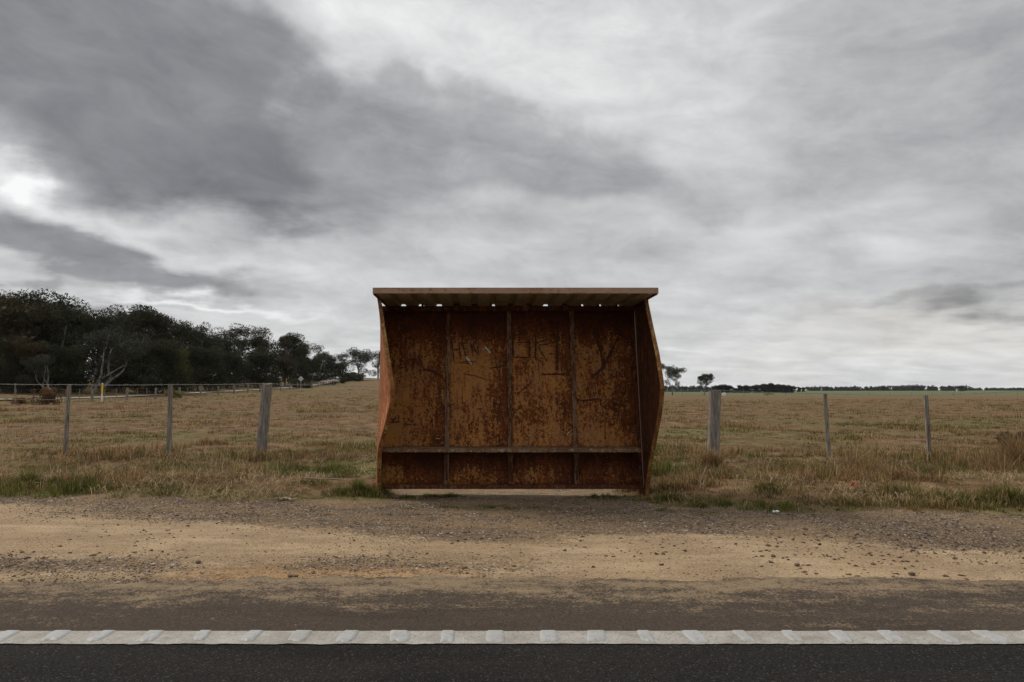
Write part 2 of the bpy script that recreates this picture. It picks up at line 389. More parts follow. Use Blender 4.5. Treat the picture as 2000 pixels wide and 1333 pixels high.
def attr_mat(name, rough=.85, trans=0.0, spec=.2, nscale=None):
    m, nt, b, oc = material(name)
    a = nt.node('ShaderNodeVertexColor', layer_name='col').outputs[0]
    if nscale:
        a = nt.mix(nt.ramp(nt.noise(oc, nscale, 4, .6), .35, .65, 0, .45), a, nt.mix(1.0, a, (.45, .43, .4), 'MULTIPLY'))
    nt.set(b.inputs['Base Color'], a); b.inputs['Roughness'].default_value = rough; b.inputs['Specular IOR Level'].default_value = spec
    if trans:
        tr = nt.n.new('ShaderNodeBsdfTranslucent'); nt.l.new(a, tr.inputs[0])
        mx = nt.n.new('ShaderNodeMixShader'); mx.inputs[0].default_value = trans
        nt.l.new(b.outputs[0], mx.inputs[1]); nt.l.new(tr.outputs[0], mx.inputs[2])
        nt.l.new(mx.outputs[0], nt.n['Material Output'].inputs[0])
    return m
m_blade = attr_mat('grass_blades', .8, .3)
m_leaf = attr_mat('leaves', .75, .15)
m_stone = attr_mat('stones', .9, 0, .2, 60)

# ------------------------------------------------------------------ ground sheet
ys = np.concatenate([-np.geomspace(400, 6, 30), np.arange(-5.5, 3.9, .5), np.arange(3.9, 13, .05), 13 * np.geomspace(1, 5000 / 13, 260)])
tx = np.linspace(-8.6, 8.6, 720); xs = np.sinh(tx) * 1.0
GX, GY = np.meshgrid(xs, ys)
GZ = ground_z(GX, GY); zn = zones(GX, GY).reshape(-1, 3)
nx, ny = len(xs), len(ys)
I = np.arange(nx * ny).reshape(ny, nx)
fq = np.stack([I[:-1, :-1], I[:-1, 1:], I[1:, 1:], I[1:, :-1]], -1).reshape(-1, 4)
me = np_mesh('ground', np.stack([GX.ravel(), GY.ravel(), GZ.ravel()], -1), [fq], zn, 'zone', True)
tag(link('ground', me, mg), 'dry grass field with a sandy gravel road shoulder', None, kind='structure')

# road sheet with ragged far edge
rx = np.concatenate([-np.geomspace(600, 12, 60), np.arange(-11.9, 14, .02), np.geomspace(14.1, 600, 60)])
edge = 4.25 + .26 * (fbm(rx, rx * 0, .8, 4, 5) - .5) + .13 * (fbm(rx, rx * 0, 9, 4, 8) - .5)
rows = [-4.1 + 0 * rx, 1.0 + 0 * rx, 3.0 + 0 * rx, 3.6 + 0 * rx, edge]
V = np.concatenate([np.stack([rx, r, np.full_like(rx, .006 if k < 4 else .004)], -1) for k, r in enumerate(rows)])
n = len(rx); I = np.arange(n * 5).reshape(5, n)
fq = np.stack([I[:-1, :-1], I[:-1, 1:], I[1:, 1:], I[1:, :-1]], -1).reshape(-1, 4)
tag(link('road', np_mesh('road', V, [fq]), ma), 'dark asphalt road with a dusty edge', None, kind='structure')

# white edge line and raised bars
LY0, LY1 = P(1000, 1263, 1).y, 0
def gy(py):       # distance on flat ground under a pixel row
    v = P(PX, py, 1) - Vector((0, 0, CAMZ)); return -CAMZ / v.z
ly0, ly1 = gy(1262.5), gy(1237)
lx = np.concatenate([-np.geomspace(600, 10, 40), np.arange(-9.9, 10, .01), np.geomspace(10.1, 600, 40)])
e0 = ly0 + .018 * (fbm(lx, lx * 0, 14, 3, 81) - .5) + .004 * (fbm(lx, lx * 0, 60, 2, 85) - .5)
e1 = ly1 + .006 * (fbm(lx, lx * 0, 14, 3, 91) - .5)
V = np.concatenate([np.stack([lx, e, np.full_like(lx, .0105)], -1) for e in (e0, e1)])
n = len(lx); I = np.arange(n * 2).reshape(2, n)
fq = np.stack([I[:-1, :-1], I[:-1, 1:], I[1:, 1:], I[1:, :-1]], -1).reshape(-1, 4)
line = link('road_marking', np_mesh('road_marking', V, [fq]), mw); tag(line, 'white edge line with raised bars', None, kind='structure')
sp = 92.5 / F * ly1 * .993
x0 = (1245 - PX) / F * ly1
for k in range(-17, 17):
    bm = bmesh.new()
    cx = x0 + k * sp + random.uniform(-.011, .011); L = (ly1 - ly0) * random.uniform(.80, .94); Wd = .080 * random.uniform(.75, 1.2)
    gx, gyn = 12, 14
    vv = []
    skew = random.uniform(-.022, .022)
    for j in range(gyn + 1):
        row = []
        for i in range(gx + 1):
            u, v = i / gx, j / gyn
            e = min(u, 1 - u, v * 1.4, (1 - v) * 1.4) * 5
            hh = .0075 * min(1, max(0, e)) ** .5 if e > 0 else 0
            wob = .007 * (float(vn(v * 3.1 + k * 7, u * 2, 5)) - .5)
            xx = cx + (u - .5) * Wd * (1 - .18 * (2 * v - 1) ** 4) + wob + skew * (v - .5)
            yy = ly1 + .004 - L * (1 - v) + .026 * (float(vn(u * 4 + k * 3, 0, 9)) - .5) * (1 - v)
            row.append(bm.verts.new((xx, yy, .0112 + hh)))
        vv.append(row)
    for j in range(gyn):
        for i in range(gx): bm.faces.new((vv[j][i], vv[j][i + 1], vv[j + 1][i + 1], vv[j + 1][i]))
    me = bpy.data.meshes.new('rumble_bar'); bm.to_mesh(me); bm.free(); me.shade_smooth()
    link('rumble_bar', me, mwb, line)

# ------------------------------------------------------------------ bus shelter
def rust_mat(name, paint, paint2, rust, dark, amt=.5, stretch=1.0, fine=26, seed=0.0, panel=False):
    m, nt, b, oc = material(name)
    v = nt.map(oc, (1, 1, stretch), (seed, seed * 1.7, seed * .3))
    big = nt.noise(v, 1.7, 4, .6); med = nt.noise(v, 7, 6, .62, .5); fn_ = nt.noise(v, fine, 6, .72); ff = nt.noise(v, 95, 3, .6)
    col = nt.mix(nt.ramp(nt.noise(v, 4, 4, .6), .35, .65), paint, paint2)
    stk = nt.noise(nt.map(v, (1, 1, .10)), 26, 5, .65)
    f = nt.add(-.25, nt.add(nt.mul(big, .65), nt.add(nt.mul(med, .45), nt.add(nt.add(nt.mul(fn_, 1.0), nt.mul(stk, .60)), nt.mul(nt.noise(v, fine * 2.2, 4, .65), .80)))))      # centre ~1.5
    if panel:   # heavier rust towards the right of each bay and under the roof beam
        px_, py_, pz_ = nt.sep(oc)
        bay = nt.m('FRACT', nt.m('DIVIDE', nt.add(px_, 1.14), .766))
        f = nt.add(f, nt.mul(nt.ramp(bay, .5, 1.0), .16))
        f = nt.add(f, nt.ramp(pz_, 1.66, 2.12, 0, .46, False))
        f = nt.add(f, nt.mul(nt.ramp(pz_, .52, .46, 0, 1), nt.ramp(pz_, .12, .44, .12, .42)))  # bench's shade painted onto the wall below the seat as darker rust
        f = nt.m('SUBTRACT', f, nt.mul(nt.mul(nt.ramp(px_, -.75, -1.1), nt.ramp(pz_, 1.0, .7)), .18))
    msk = nt.ramp(f, 1.63 - amt * .5, 1.70 - amt * .5)
    rc = nt.mix(nt.ramp(nt.add(nt.mul(med, .5), nt.mul(ff, .5)), .38, .62), dark, rust)
    deep = nt.ramp(f, 1.80 - amt * .5, 2.05 - amt * .5, 0, .75)
    rc = nt.mix(deep, rc, dark)
    halo = nt.ramp(f, 1.45 - amt * .5, 1.64 - amt * .5, 0, .5)
    col = nt.mix(halo, col, rust)
    nt.set(b.inputs['Base Color'], nt.mix(msk, col, rc))
    nt.set(b.inputs['Roughness'], nt.ramp(msk, 0, 1, .62, .92, False)); b.inputs['Specular IOR Level'].default_value = .25
    bump(nt, b, nt.add(nt.mul(msk, .7), nt.mul(ff, .5)), .45, .003)
    return m
OCH, OCH2 = (0.385, 0.165, 0.031), (0.31, 0.145, 0.046)
RUS, DRK = (0.170, 0.047, 0.010), (0.034, 0.010, 0.005)
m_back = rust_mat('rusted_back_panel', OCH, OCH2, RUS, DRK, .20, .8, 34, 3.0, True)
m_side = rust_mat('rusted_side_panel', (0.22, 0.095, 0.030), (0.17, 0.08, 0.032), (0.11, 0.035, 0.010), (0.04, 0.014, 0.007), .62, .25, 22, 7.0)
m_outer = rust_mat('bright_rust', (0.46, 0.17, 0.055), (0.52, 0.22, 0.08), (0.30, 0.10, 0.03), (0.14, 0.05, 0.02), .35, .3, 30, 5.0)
m_trim = rust_mat('mustard_trim', (0.40, 0.27, 0.07), (0.33, 0.24, 0.10), (0.26, 0.11, 0.03), (0.10, 0.04, 0.02), .42, .3, 24, 9.0)
m_strut = rust_mat('grey_strut', (0.25, 0.165, 0.105), (0.20, 0.135, 0.088), (0.17, 0.075, 0.028), DRK, .35, .3, 24, 13.0)
m_fascia = rust_mat('fascia_rust', (0.37, 0.250, 0.175), (0.31, 0.205, 0.145), (0.30, 0.150, 0.070), (0.12, 0.06, 0.04), .05, 2.5, 18, 15.0)
m_beam = rust_mat('beam_rust', (0.20, 0.10, 0.04), (0.16, 0.08, 0.04), (0.12, 0.04, 0.015), (0.04, 0.014, 0.008), .55, 1, 22, 17.0)
m_sheet = rust_mat('roof_sheet', (0.29, 0.245, 0.160), (0.25, 0.21, 0.135), (0.20, 0.145, 0.085), (0.12, 0.08, 0.045), -.05, 1, 14, 19.0)
m_bench = rust_mat('bench_board', (0.37, 0.33, 0.22), (0.27, 0.225, 0.14), (0.20, 0.11, 0.05), (0.09, 0.05, 0.03), .42, 1.5, 22, 21.0)
m_scr, nt_, b_, oc_ = material('scratched_rust'); b_.inputs['Base Color'].default_value = (0.045, 0.013, 0.007, 1); b_.inputs['Roughness'].default_value = .95
nt_.set(b_.inputs['Base Color'], nt_.mix(nt_.noise(oc_, 60, 4, .6), (0.03, 0.009, 0.005), (0.085, 0.026, 0.010)))
m_pale, nt_, b_, oc_ = material('bare_scratch')
nt_.set(b_.inputs['Base Color'], nt_.mix(nt_.noise(oc_, 60, 4, .6), (0.34, 0.30, 0.25), (0.55, 0.50, 0.44)))

sh = thing('bus_shelter', (0, 0, 0), 'rusty steel roadside bus shelter with a bench and scratched graffiti, standing on the gravel verge', 'bus shelter')
XL, XR = P(728, 573, 7.25).x, P(1286, 573, 7.25).x
ZB, ZT = P(1000, 954, 8.0).z, P(1000, 600, 8.34).z
def wallY(z): return 8.0 + (8.34 - 8.0) * (z - ZB) / (ZT - ZB)
def onwall(px, py, off=0.0):
    Y = 8.15
    for _ in range(8): Y = wallY(P(px, py, Y).z)
    return P(px, py, Y - off)
# back wall: four panels between struts
sx = [P(754, 600, 8.34).x, P(875.5, 620, 8.33).x, P(994, 620, 8.33).x, P(1116, 620, 8.33).x, P(1238, 620, 8.33).x]
sx[0] = -1.168
for i in range(4):
    mb = MB(); a, c = sx[i] + .001, sx[i + 1] - .001
    for z0, z1 in ((ZB + .03, ZT),):
        N = 24; M_ = 10
        g = [[mb.bm.verts.new((a + (c - a) * u / M_, wallY(z0 + (z1 - z0) * k / N) + .010 * math.sin(math.pi * u / M_) * (1 + .6 * math.sin(k * .7 + i * 2)) * .7, z0 + (z1 - z0) * k / N)) for u in range(M_ + 1)] for k in range(N + 1)]
        for k in range(N):
            for u in range(M_): mb.bm.faces.new((g[k][u], g[k][u + 1], g[k + 1][u + 1], g[k + 1][u]))
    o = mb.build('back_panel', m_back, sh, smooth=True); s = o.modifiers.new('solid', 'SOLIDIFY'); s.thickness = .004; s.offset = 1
for i in range(5):
    mb = MB(); xx = sx[i]; wdt = .026
    if i in (0, 4): wdt = .02; xx += .02 * (1 if i == 0 else -1)
    z0, z1 = ZB + .05, ZT - .03
    for (xa, xb, ya, yb) in ((xx - wdt, xx + wdt, -.012, -.006), (xx - .004, xx + .004, -.034, -.012)):
        vs = [mb.bm.verts.new((x_, wallY(z_) + y_, z_)) for z_ in (z0, z1) for (x_, y_) in ((xa, ya), (xb, ya), (xb, yb), (xa, yb))]
        for f in ((0, 1, 5, 4), (1, 2, 6, 5), (2, 3, 7, 6), (3, 0, 4, 7), (0, 3, 2, 1), (4, 5, 6, 7)): mb.bm.faces.new([vs[q] for q in f])
    mb.build('strut', m_strut if i in (1, 2, 3) else m_beam, sh, bevel=.001)
mb = MB(); mb.box(sx[0], sx[4], wallY(ZB) - .045, wallY(ZB) + .004, ZB - .004, ZB + .045); mb.build('bottom_rail', m_beam, sh, bevel=.003)
mb = MB(); mb.box(sx[0] - .02, sx[4] + .02, 8.27, 8.33, ZT - .055, ZT + .004); mb.build('top_rail', m_beam, sh, bevel=.003)
# roof: ribbed sheet running front to back
fz0, fz1 = P(1000, 573.5, 7.25).z, P(1000, 562, 7.25).z
mb = MB(); YF, YR = 7.285, 8.40
zc = ZT + .006; pitch = .2187; first = P(788, 600, 8.34).x; prof = []
xk = first - pitch * round((first - XL) / pitch + .2)
xcur = XL + .012; prof.append((xcur, zc))
k = 0
while True:
    c0 = xk + k * pitch; k += 1
    if c0 - .05 < XL + .03: continue
    if c0 + .05 > XR - .03: break
    prof += [(c0 - .042, zc), (c0 - .026, zc + .034), (c0 + .026, zc + .034), (c0 + .042, zc)]
    for m_ in (.33, .66): prof.append((c0 + .045 + (pitch - .09) * m_, zc + .0035 * (1 if m_ < .5 else -1)))
prof.append((XR - .012, zc))
prof = sorted([p for p in prof if p[0] < XR - .01], key=lambda p: p[0]) + [(XR - .012, zc)]
dzf = fz0 + .003 - zc
r0 = [mb.bm.verts.new((x_, YF, z_ + dzf)) for x_, z_ in prof]; r1 = [mb.bm.verts.new((x_, YR, z_)) for x_, z_ in prof]
for i in range(len(prof) - 1): mb.bm.faces.new((r0[i], r0[i + 1], r1[i + 1], r1[i]))
roof = mb.build('roof', m_sheet, sh); s = roof.modifiers.new('solid', 'SOLIDIFY'); s.thickness = .0015
# dirt plugs in some of the ribs
for q in range(-1, 14):
    c0 = first + q * pitch
    if c0 < XL + .06 or c0 > XR - .06: continue
    span = {0: None, 1: (.006, .034), 2: None, 5: (-.036, -.004), 8: None, 10: (-.036, -.010), 11: (-.036, -.006), 12: (-.036, .0)}.get(q, (-.037, .037))
    if span is None: continue
    mb = MB(); mb.box(c0 + span[0], c0 + span[1], 8.28, 8.31, zc - .002, zc + .029); mb.build('rib_filler', m_beam, roof)
mb = MB()
mb.box(XL - .002, XR + .002, 7.25, 7.284, fz0, fz1); mb.build('fascia', m_fascia, sh, bevel=.004)
for xa, xb in ((XL - .002, XL + .030), (XR - .030, XR + .002)):
    mb = MB(); mb.box(xa, xb, 7.2845, 8.40, fz0 + .004, zc - .003); mb.build('roof_edge', m_beam, sh, bevel=.003)
# side panels
prR = [(2.165, 7.66), (1.84, 7.44), (1.55, 7.25), (1.28, 7.13), (1.17, 7.09), (.955, 7.17), (.675, 7.35), (.345, 7.59), (.06, 7.78), (-.06, 7.80)]
def front_y(z):
    zs = [p[0] for p in prR][::-1]; yv = [p[1] for p in prR][::-1]; return float(np.interp(z, zs, yv))
lf = [(737, 584), (745, 640), (754, 700), (762, 750), (765, 780), (760, 800), (746, 850), (738, 880), (737, 920), (737, 962)]
lz, lxv = [], []
for px_, py_ in lf:
    Y = 7.5
    for _ in range(10): Y = front_y(P(px_, py_, Y).z)
    q = P(px_, py_, Y); lz.append(q.z); lxv.append(q.x)
def left_x(z): return float(np.interp(z, lz[::-1], lxv[::-1]))
ztop = fz0 + .002
def side(isleft):
    mb = MB(); N, M_ = 44, 14; g = []; fr = []
    for k in range(N + 1):
        z = -.055 + (ztop + .055) * k / N
        yf = front_y(z) if z < 2.165 else 7.66
        yr = wallY(z) + .045
        row = []
        for u in range(M_ + 1):
            t = u / M_
            y = yr + (yf - yr) * t
            if isleft:
                xr = -1.175; xf = left_x(z); xx = xr + (xf - xr) * (t ** 1.25)
            else:
                xx = 1.935 + .006 * math.sin(z * 4 + t * 3) * t
            row.append(mb.bm.verts.new((xx, y, z)))
        g.append(row); fr.append((row[-1].co.copy(), row[-2].co.copy()))
    for k in range(N):
        for u in range(M_): mb.bm.faces.new((g[k][u], g[k][u + 1], g[k + 1][u + 1], g[k + 1][u]))
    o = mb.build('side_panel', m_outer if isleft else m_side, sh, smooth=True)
    s = o.modifiers.new('solid', 'SOLIDIFY'); s.thickness = .005; s.offset = 0
    # folded front edge: angle trim
    mb = MB(); sgn = 1 if isleft else -1; r = []
    for c, c2 in fr:
        d = (c - c2).normalized()
        a = c + d * .004
        bpt = a + Vector((sgn * .040, .012, 0)); bk = a - d * .004
        r.append([mb.bm.verts.new(p) for p in (a, bpt, bpt + Vector((0, .006, 0)), a + Vector((sgn * .004, .008, 0)))])
    for p, q in zip(r, r[1:]):
        for i in range(4): mb.bm.faces.new((p[i], p[(i + 1) % 4], q[(i + 1) % 4], q[i]))
    mb.bm.faces.new(r[0][::-1]); mb.bm.faces.new(r[-1])
    mb.build('edge_trim', m_trim, o, smooth=False)
    return o
side(True)['label'] = 'bright orange rusty side panel, dented inwards'
side(False)['label'] = 'dark brown rusty side panel, straight'
# bench
bz = P(1000, 877, 7.75).z; bx0, bx1 = P(745, 880, 7.75).x, P(1253, 880, 7.75).x
mb = MB(); mb.box(bx0, bx1, 7.75, wallY(bz) - .05, bz - .040, bz)
bench = mb.build('bench', m_bench, sh, bevel=.004)
for i in range(1, 4):
    mb = MB(); xx = sx[i]; yb = wallY(.2)
    mb.box(xx - .022, xx + .022, 7.82, wallY(bz) - .04, bz - .075, bz - .042)
    mb.tube([(xx, 7.86, bz - .06), (xx, wallY(.12) - .03, .12)], .013, 6)
    mb.build('bench_bracket', m_beam, bench)
# ground feet of the frame
for xx in (sx[0] + .03, sx[4] - .03):
    mb = MB(); mb.box(xx - .025, xx + .025, wallY(0) - .03, wallY(0) + .02, -.09, ZB - .004); mb.build('foot', m_beam, sh)
# curled scraps of paper left at the end of the bench
# graffiti scratched into the paint
def strokes(name, data, mat, default=.011):
    mb = MB()
    for st in data:
        wdt = default; 
        if isinstance(st[0], (int, float)): wdt = st[0]; st = st[1:]
        pts = []
        for a, b_ in zip(st, st[1:]):
            nseg = max(2, int(math.hypot(b_[0] - a[0], b_[1] - a[1]) / 2.5))
            for k in range(nseg): pts.append((a[0] + (b_[0] - a[0]) * k / nseg, a[1] + (b_[1] - a[1]) * k / nseg))
        pts.append(st[-1])
        L, Rr = [], []
        for i, (qx, qy) in enumerate(pts):
            p0 = pts[max(i - 1, 0)]; p1 = pts[min(i + 1, len(pts) - 1)]
            dx, dy = p1[0] - p0[0], p1[1] - p0[1]; l = math.hypot(dx, dy) or 1
            ww = 1.2 * wdt / 8.2 * F / 2 * random.uniform(.45, 1.25) * (.5 if i in (0, len(pts) - 1) else 1)
            jx, jy = random.uniform(-.3, .3), random.uniform(-.3, .3)
            L.append(onwall(qx - dy / l * ww + jx, qy + dx / l * ww + jy, .0065)); Rr.append(onwall(qx + dy / l * ww + jx, qy - dx / l * ww + jy, .0065))
        vl = [mb.bm.verts.new(p) for p in L]; vr = [mb.bm.verts.new(p) for p in Rr]
        for i in range(len(pts) - 1): mb.bm.faces.new((vl[i], vl[i + 1], vr[i + 1], vr[i]))
    return mb.build(name, mat, sh)
def arc(cx, cy, rx_, ry_, a0, a1, n=9): return [(cx + rx_ * math.cos(R(a0 + (a1 - a0) * k / n)), cy + ry_ * math.sin(R(a0 + (a1 - a0) * k / n))) for k in range(n + 1)]
G = []
G += [(.012, (883, 671), (887, 706)), (.012, (896, 667), (900, 704)), (.013, (886, 684), (898, 682))]                      # H
G += [(.012, (904, 671), (909, 695)), ((904, 671), (914, 670)), ((906, 682), (912, 681)), ((909, 694), (916, 693))]       # E
G += [(.012, (919, 671), (924, 696)), (.012, (919, 671), (933, 692)), (.012, (932, 676), (935, 694))]                     # N
G += [(.024, (1001, 662), (1002, 696)), (.018, (1002, 698), (1034, 699)), (.020, (1034, 664), (1035, 699)), (.013, (1010, 670), (1032, 668)), (.02, (1002, 655), (1032, 652))]
G += [(.022, (1046, 652), (1046, 703)), (.014, (1048, 670), (1063, 665), (1074, 661)), (.014, (1052, 675), (1076, 671)), (.012, (1050, 675), (1058, 690), (1069, 706))]
G += [(.030, (1088, 656), (1088, 724)), (.010, (1074, 677), (1086, 676)), (.010, (1071, 691), (1084, 691)), (.014, (1055, 731), (1108, 731))]
G += [(.026, (1159, 646), (1167, 668), (1174, 690), (1179, 716)), (.026, (1214, 646), (1197, 680), (1181, 712), (1168, 728), (1155, 738)), (.022, (1214, 648), (1224, 666)), (.012, (1172, 684), (1180, 680))]
for i, ch in enumerate('EDO'):
    X0 = 1190 + i * 12
    if ch == 'E': G += [((X0, 623), (X0, 634)), ((X0, 623), (X0 + 7, 623)), ((X0, 628), (X0 + 6, 628)), ((X0, 634), (X0 + 7, 634))]
    if ch == 'D': G += [(.02, (X0, 623), (X0, 634)), (.014, *arc(X0, 628.5, 8, 5.5, -90, 90))]
    if ch == 'O': G += [(.02, *arc(X0 + 4, 629, 4, 5, 0, 360, 12))]
G += [((770, 731), (786, 704), (798, 727)), ((779, 718), (793, 718)), ((785, 704), (813, 702)), ((805, 703), (805, 721)), (.009, (820, 690), (815, 712), (812, 720)), (.01, *arc(811, 712, 4, 4, 200, 380))]
G += [(*arc(784, 653, 6, 8, -60, -290),), (*arc(790, 644, 5, 5, 0, 360),), ((797, 636), (806, 652)), ((803, 630), (812, 645)), ((812, 628), (818, 640))]
G += [(.012, (762, 815), (769, 824), (773, 814)), ((779, 811), (779, 824)), ((759, 826), (782, 824)), (.008, (795, 817), (788, 818), (789, 823), (793, 823), (793, 828), (788, 827)), (.008, (797, 827), (797, 820), (800, 822), (803, 820), (803, 827)), (.008, (806, 818), (806, 828)), (.007, (786, 830), (817, 829))]
G += [(.008, (895, 708), (925, 712)), (.007, (903, 706), (930, 707)), (.009, (1172, 748), (1186, 741), (1200, 735)), (.01, (1203, 724), (1205, 741)), (.01, *arc(1216, 731, 6, 5, 0, 360)), (.009, (1196, 768), (1196, 792)), (.01, (1198, 768), (1214, 757)), (.009, (1200, 757), (1212, 750)), (.02, (1122, 780), (1142, 783), (1172, 779)), (.014, (1172, 779), (1174, 794)),
      (.03, (826, 722), (845, 725), (858, 733), (866, 739)), (.008, (976, 705), (976, 745)), (.008, (905, 730), (930, 735), (950, 742)), (.012, (1010, 770), (1040, 745)), (.009, (1085, 777), (1105, 788)), (.008, (930, 800), (945, 797)), (.006, (893, 760), (893, 800)), (.006, (903, 758), (903, 790)), (.012, (957, 720), (990, 713))]
strokes('graffiti', G, m_scr)
for st_ in [(.020, (910, 697), (916, 704), (921, 713)), (.020, (947, 678), (953, 684), (958, 690)), (.012, (941, 683), (945, 683)), (.010, (1107, 849), (1113, 843)), (.006, (851, 857), (860, 857))]: strokes('paint_scratch', [st_], m_pale)

# ------------------------------------------------------------------ fences
m_wood, nt, b, oc = material('weathered_timber')
g_ = nt.noise(nt.map(oc, (1, 1, .06)), 60, 6, .65, .3); g2_ = nt.noise(oc, 5, 4, .6)
cc = nt.mix(nt.ramp(g_, .34, .64), (0.075, 0.062, 0.050), (0.30, 0.265, 0.225))
cc = nt.mix(nt.ramp(g_, .66, .72, 0, .7), cc, (0.48, 0.44, 0.39))
cc = nt.mix(nt.ramp(g2_, .45, .7, 0, .35), cc, (0.13, 0.115, 0.085))
nt.set(b.inputs['Base Color'], cc); b.inputs['Roughness'].default_value = .95
bump(nt, b, g_, .8, .01)
m_wire, nt, b, oc = material('wire'); b.inputs['Base Color'].default_value = (0.25, 0.24, 0.23, 1); b.inputs['Metallic'].default_value = .6; b.inputs['Roughness'].default_value = .6

def post_mesh(base, top, w, dpt, mat, name, parent, split=False, n=9):
    """roughly squared timber post, swept from base to top in world coordinates"""
    mb = MB(); rings = []
    K = 10
    base = Vector(base); top = Vector(top); ph = [random.uniform(.85, 1.15) for _ in range(n)]
    for k in range(K + 1):
        t = k / K; c = base.lerp(top, t); sc_ = 1 + .10 * (1 - t) ** 3
        ring = []
        for i in range(n):
            a = 2 * math.pi * i / n + .3
            sq = 1 / max(abs(math.cos(a)), abs(math.sin(a))) ** .55
            r = sq * ph[i] * sc_ * (1 + random.uniform(-.035, .035))
            ring.append(mb.bm.verts.new(c + Vector((math.cos(a) * w / 2 * r, math.sin(a) * dpt / 2 * r, (random.uniform(-.012, .012) * w / .1 if k == K else 0)))))
        rings.append(ring)
    for r0, r1 in zip(rings, rings[1:]):
        for i in range(n): mb.bm.faces.new((r0[i], r0[(i + 1) % n], r1[(i + 1) % n], r1[i]))
    mb.bm.faces.new(rings[-1]); 
    return mb.build(name, mat, parent)
def gz(x, y): return float(ground_z(x, y))
def wires(parent, knots, heights, rad, sag=.02, barb=()):
    """knots: list of (x,y,zbase,dx_lean) ; one mesh per wire"""
    for hi, h in enumerate(heights):
        mb = MB(); pts = []
        for a, c in zip(knots, knots[1:]):
            pa = Vector((a[0], a[1], a[2] + h * a[3])); pc = Vector((c[0], c[1], c[2] + h * c[3]))
            L = (pc - pa).length
            for k in range(6):
                t = k / 6; p = pa.lerp(pc, t); p.z -= sag * L / 2 * 4 * t * (1 - t) * random.uniform(.8, 1.1); pts.append(p)
        pts.append(Vector((knots[-1][0], knots[-1][1], knots[-1][2] + h * knots[-1][3])))
        mb.tube(pts, rad, 4)
        if hi in barb:
            for p, q in zip(pts, pts[1:]):
                nn = max(1, int((q - p).length / .12))
                for k in range(nn):
                    c = p.lerp(q, k / nn); mb.tube([c + Vector((-.010, 0, -.018)), c + Vector((.010, 0, .018))], rad * .8, 3)
                    mb.tube([c + Vector((.010, 0, -.018)), c + Vector((-.010, 0, .018))], rad * .8, 3)
        mb.build('wire', m_wire, parent)
YFN = 12.6
fence = thing('wire_fence', (0, 0, 0), 'nearest post and wire fence, with leaning timber posts and barbed top wire, behind the shelter', 'fence')
fp = [(127, 882, 135, 752, .075), (330, 886, 333, 752, .075), (509, 889, 522, 750, .20), (1393, 897, 1397, 763, .215), (1620, 899, 1611, 770, .07), (1817, 907, 1808, 773, .08)]
kn = []
for j, (bx, by, tx_, ty_, w_) in enumerate(fp):
    bpt = P(bx, by, YFN); tp = P(tx_, ty_, YFN)
    bpt.z = min(bpt.z, gz(bpt.x, YFN)) - .10
    o = post_mesh(bpt, tp, w_, w_ * .8, m_wood, 'post', fence)
    o['label'] = ['leftmost thin post', 'second thin post from the left', 'thick post left of the shelter', 'thick pale post right of the shelter', 'first thin post on the right', 'thin post farthest right'][j]
    zb = P(bx, by, YFN).z
    kn.append(((bpt.x + tp.x) / 2, YFN - w_ * .42, zb, (tp.z - zb) / 1.26))
d1 = kn[0][0] - kn[1][0]; d2 = kn[5][0] - kn[4][0]
ext_l = [(kn[0][0] + d1 * k, YFN, .02, 1) for k in (3, 2, 1)]; ext_r = [(kn[5][0] + d2 * k, YFN, -.12, 1) for k in (1, 2, 3)]
for e in ext_l + ext_r: post_mesh((e[0], YFN, e[2] - .1), (e[0] + .03, YFN, e[2] + 1.25), .075, .06, m_wood, 'post', fence)
kn = ext_l + kn + ext_r
wires(fence, kn, [1.265], .0030, .012, (0,))
wires(fence, kn, [.98, .74, .50, .28], .0019, .012)
# band round the right hand posts where the wire passes
# fence along the side road
def gfence(label, xs_, x_of, hts, droppers=2, wpost=.15, hpost=1.15, group=None, wh=(1.08, .8, .55, .3), wr=.003, dy=0):
    f = thing('wire_fence', (0, 0, 0), label, 'fence')
    kn = []
    for i, yv in enumerate(xs_):
        xv = x_of(yv); zb = gz(xv, yv); kn.append((xv, yv, zb, 1))
        ww = wpost * random.uniform(.8, 1.25)
        hh = hpost * random.uniform(.94, 1.05)
        post_mesh((xv, yv, zb - .1), (xv + random.uniform(-.05, .05), yv, zb + hh), ww, ww * .8, m_wood, 'post', f, n=7)
        if i + 1 < len(xs_):
            y2 = xs_[i + 1]
            for k in range(1, droppers + 1):
                t = k / (droppers + 1); yy = yv + (y2 - yv) * t; xx = x_of(yy); zb2 = gz(xx, yy)
                mb = MB(); mb.tube([(xx, yy, zb2 - .05), (xx + random.uniform(-.04, .04), yy, zb2 + hpost * .97)], .028, 5, .3); mb.build('dropper', m_wood, f)
    wires(f, kn, wh, wr, .006)
    return f
gfence('post and wire fence running away along the side track towards the diamond sign', [46.3 + 6.0 * i for i in range(22)], lambda y: -32.6 - .02 * (y - 50), None, 2, .21)
gfence('low fence on the wooded far side of the track, at the foot of the trees', [58.5 + 6.1 * i for i in range(9)], lambda y: -47.0 - .01 * y, None, 1, .16, 1.15)
gfence('distant boundary fence between the brown field and the green paddock', [0, 1], lambda y: y, None) if False else None
fb = thing('wire_fence', (0, 0, 0), 'thin distant boundary fence between the brown field and the green paddock', 'fence')
kn = []
for i in range(26):
    xx = 22 + i * 6.9; yy = 238 - xx * .05; zb = gz(xx, yy); kn.append((xx, yy, zb, 1))
    mb = MB(); mb.tube([(xx, yy, zb - .1), (xx, yy, zb + 1.15)], .07 if i % 4 else .10, 5, .2); mb.build('post', m_wood, fb)
wires(fb, kn, (1.05, .7, .35), .010, .004)

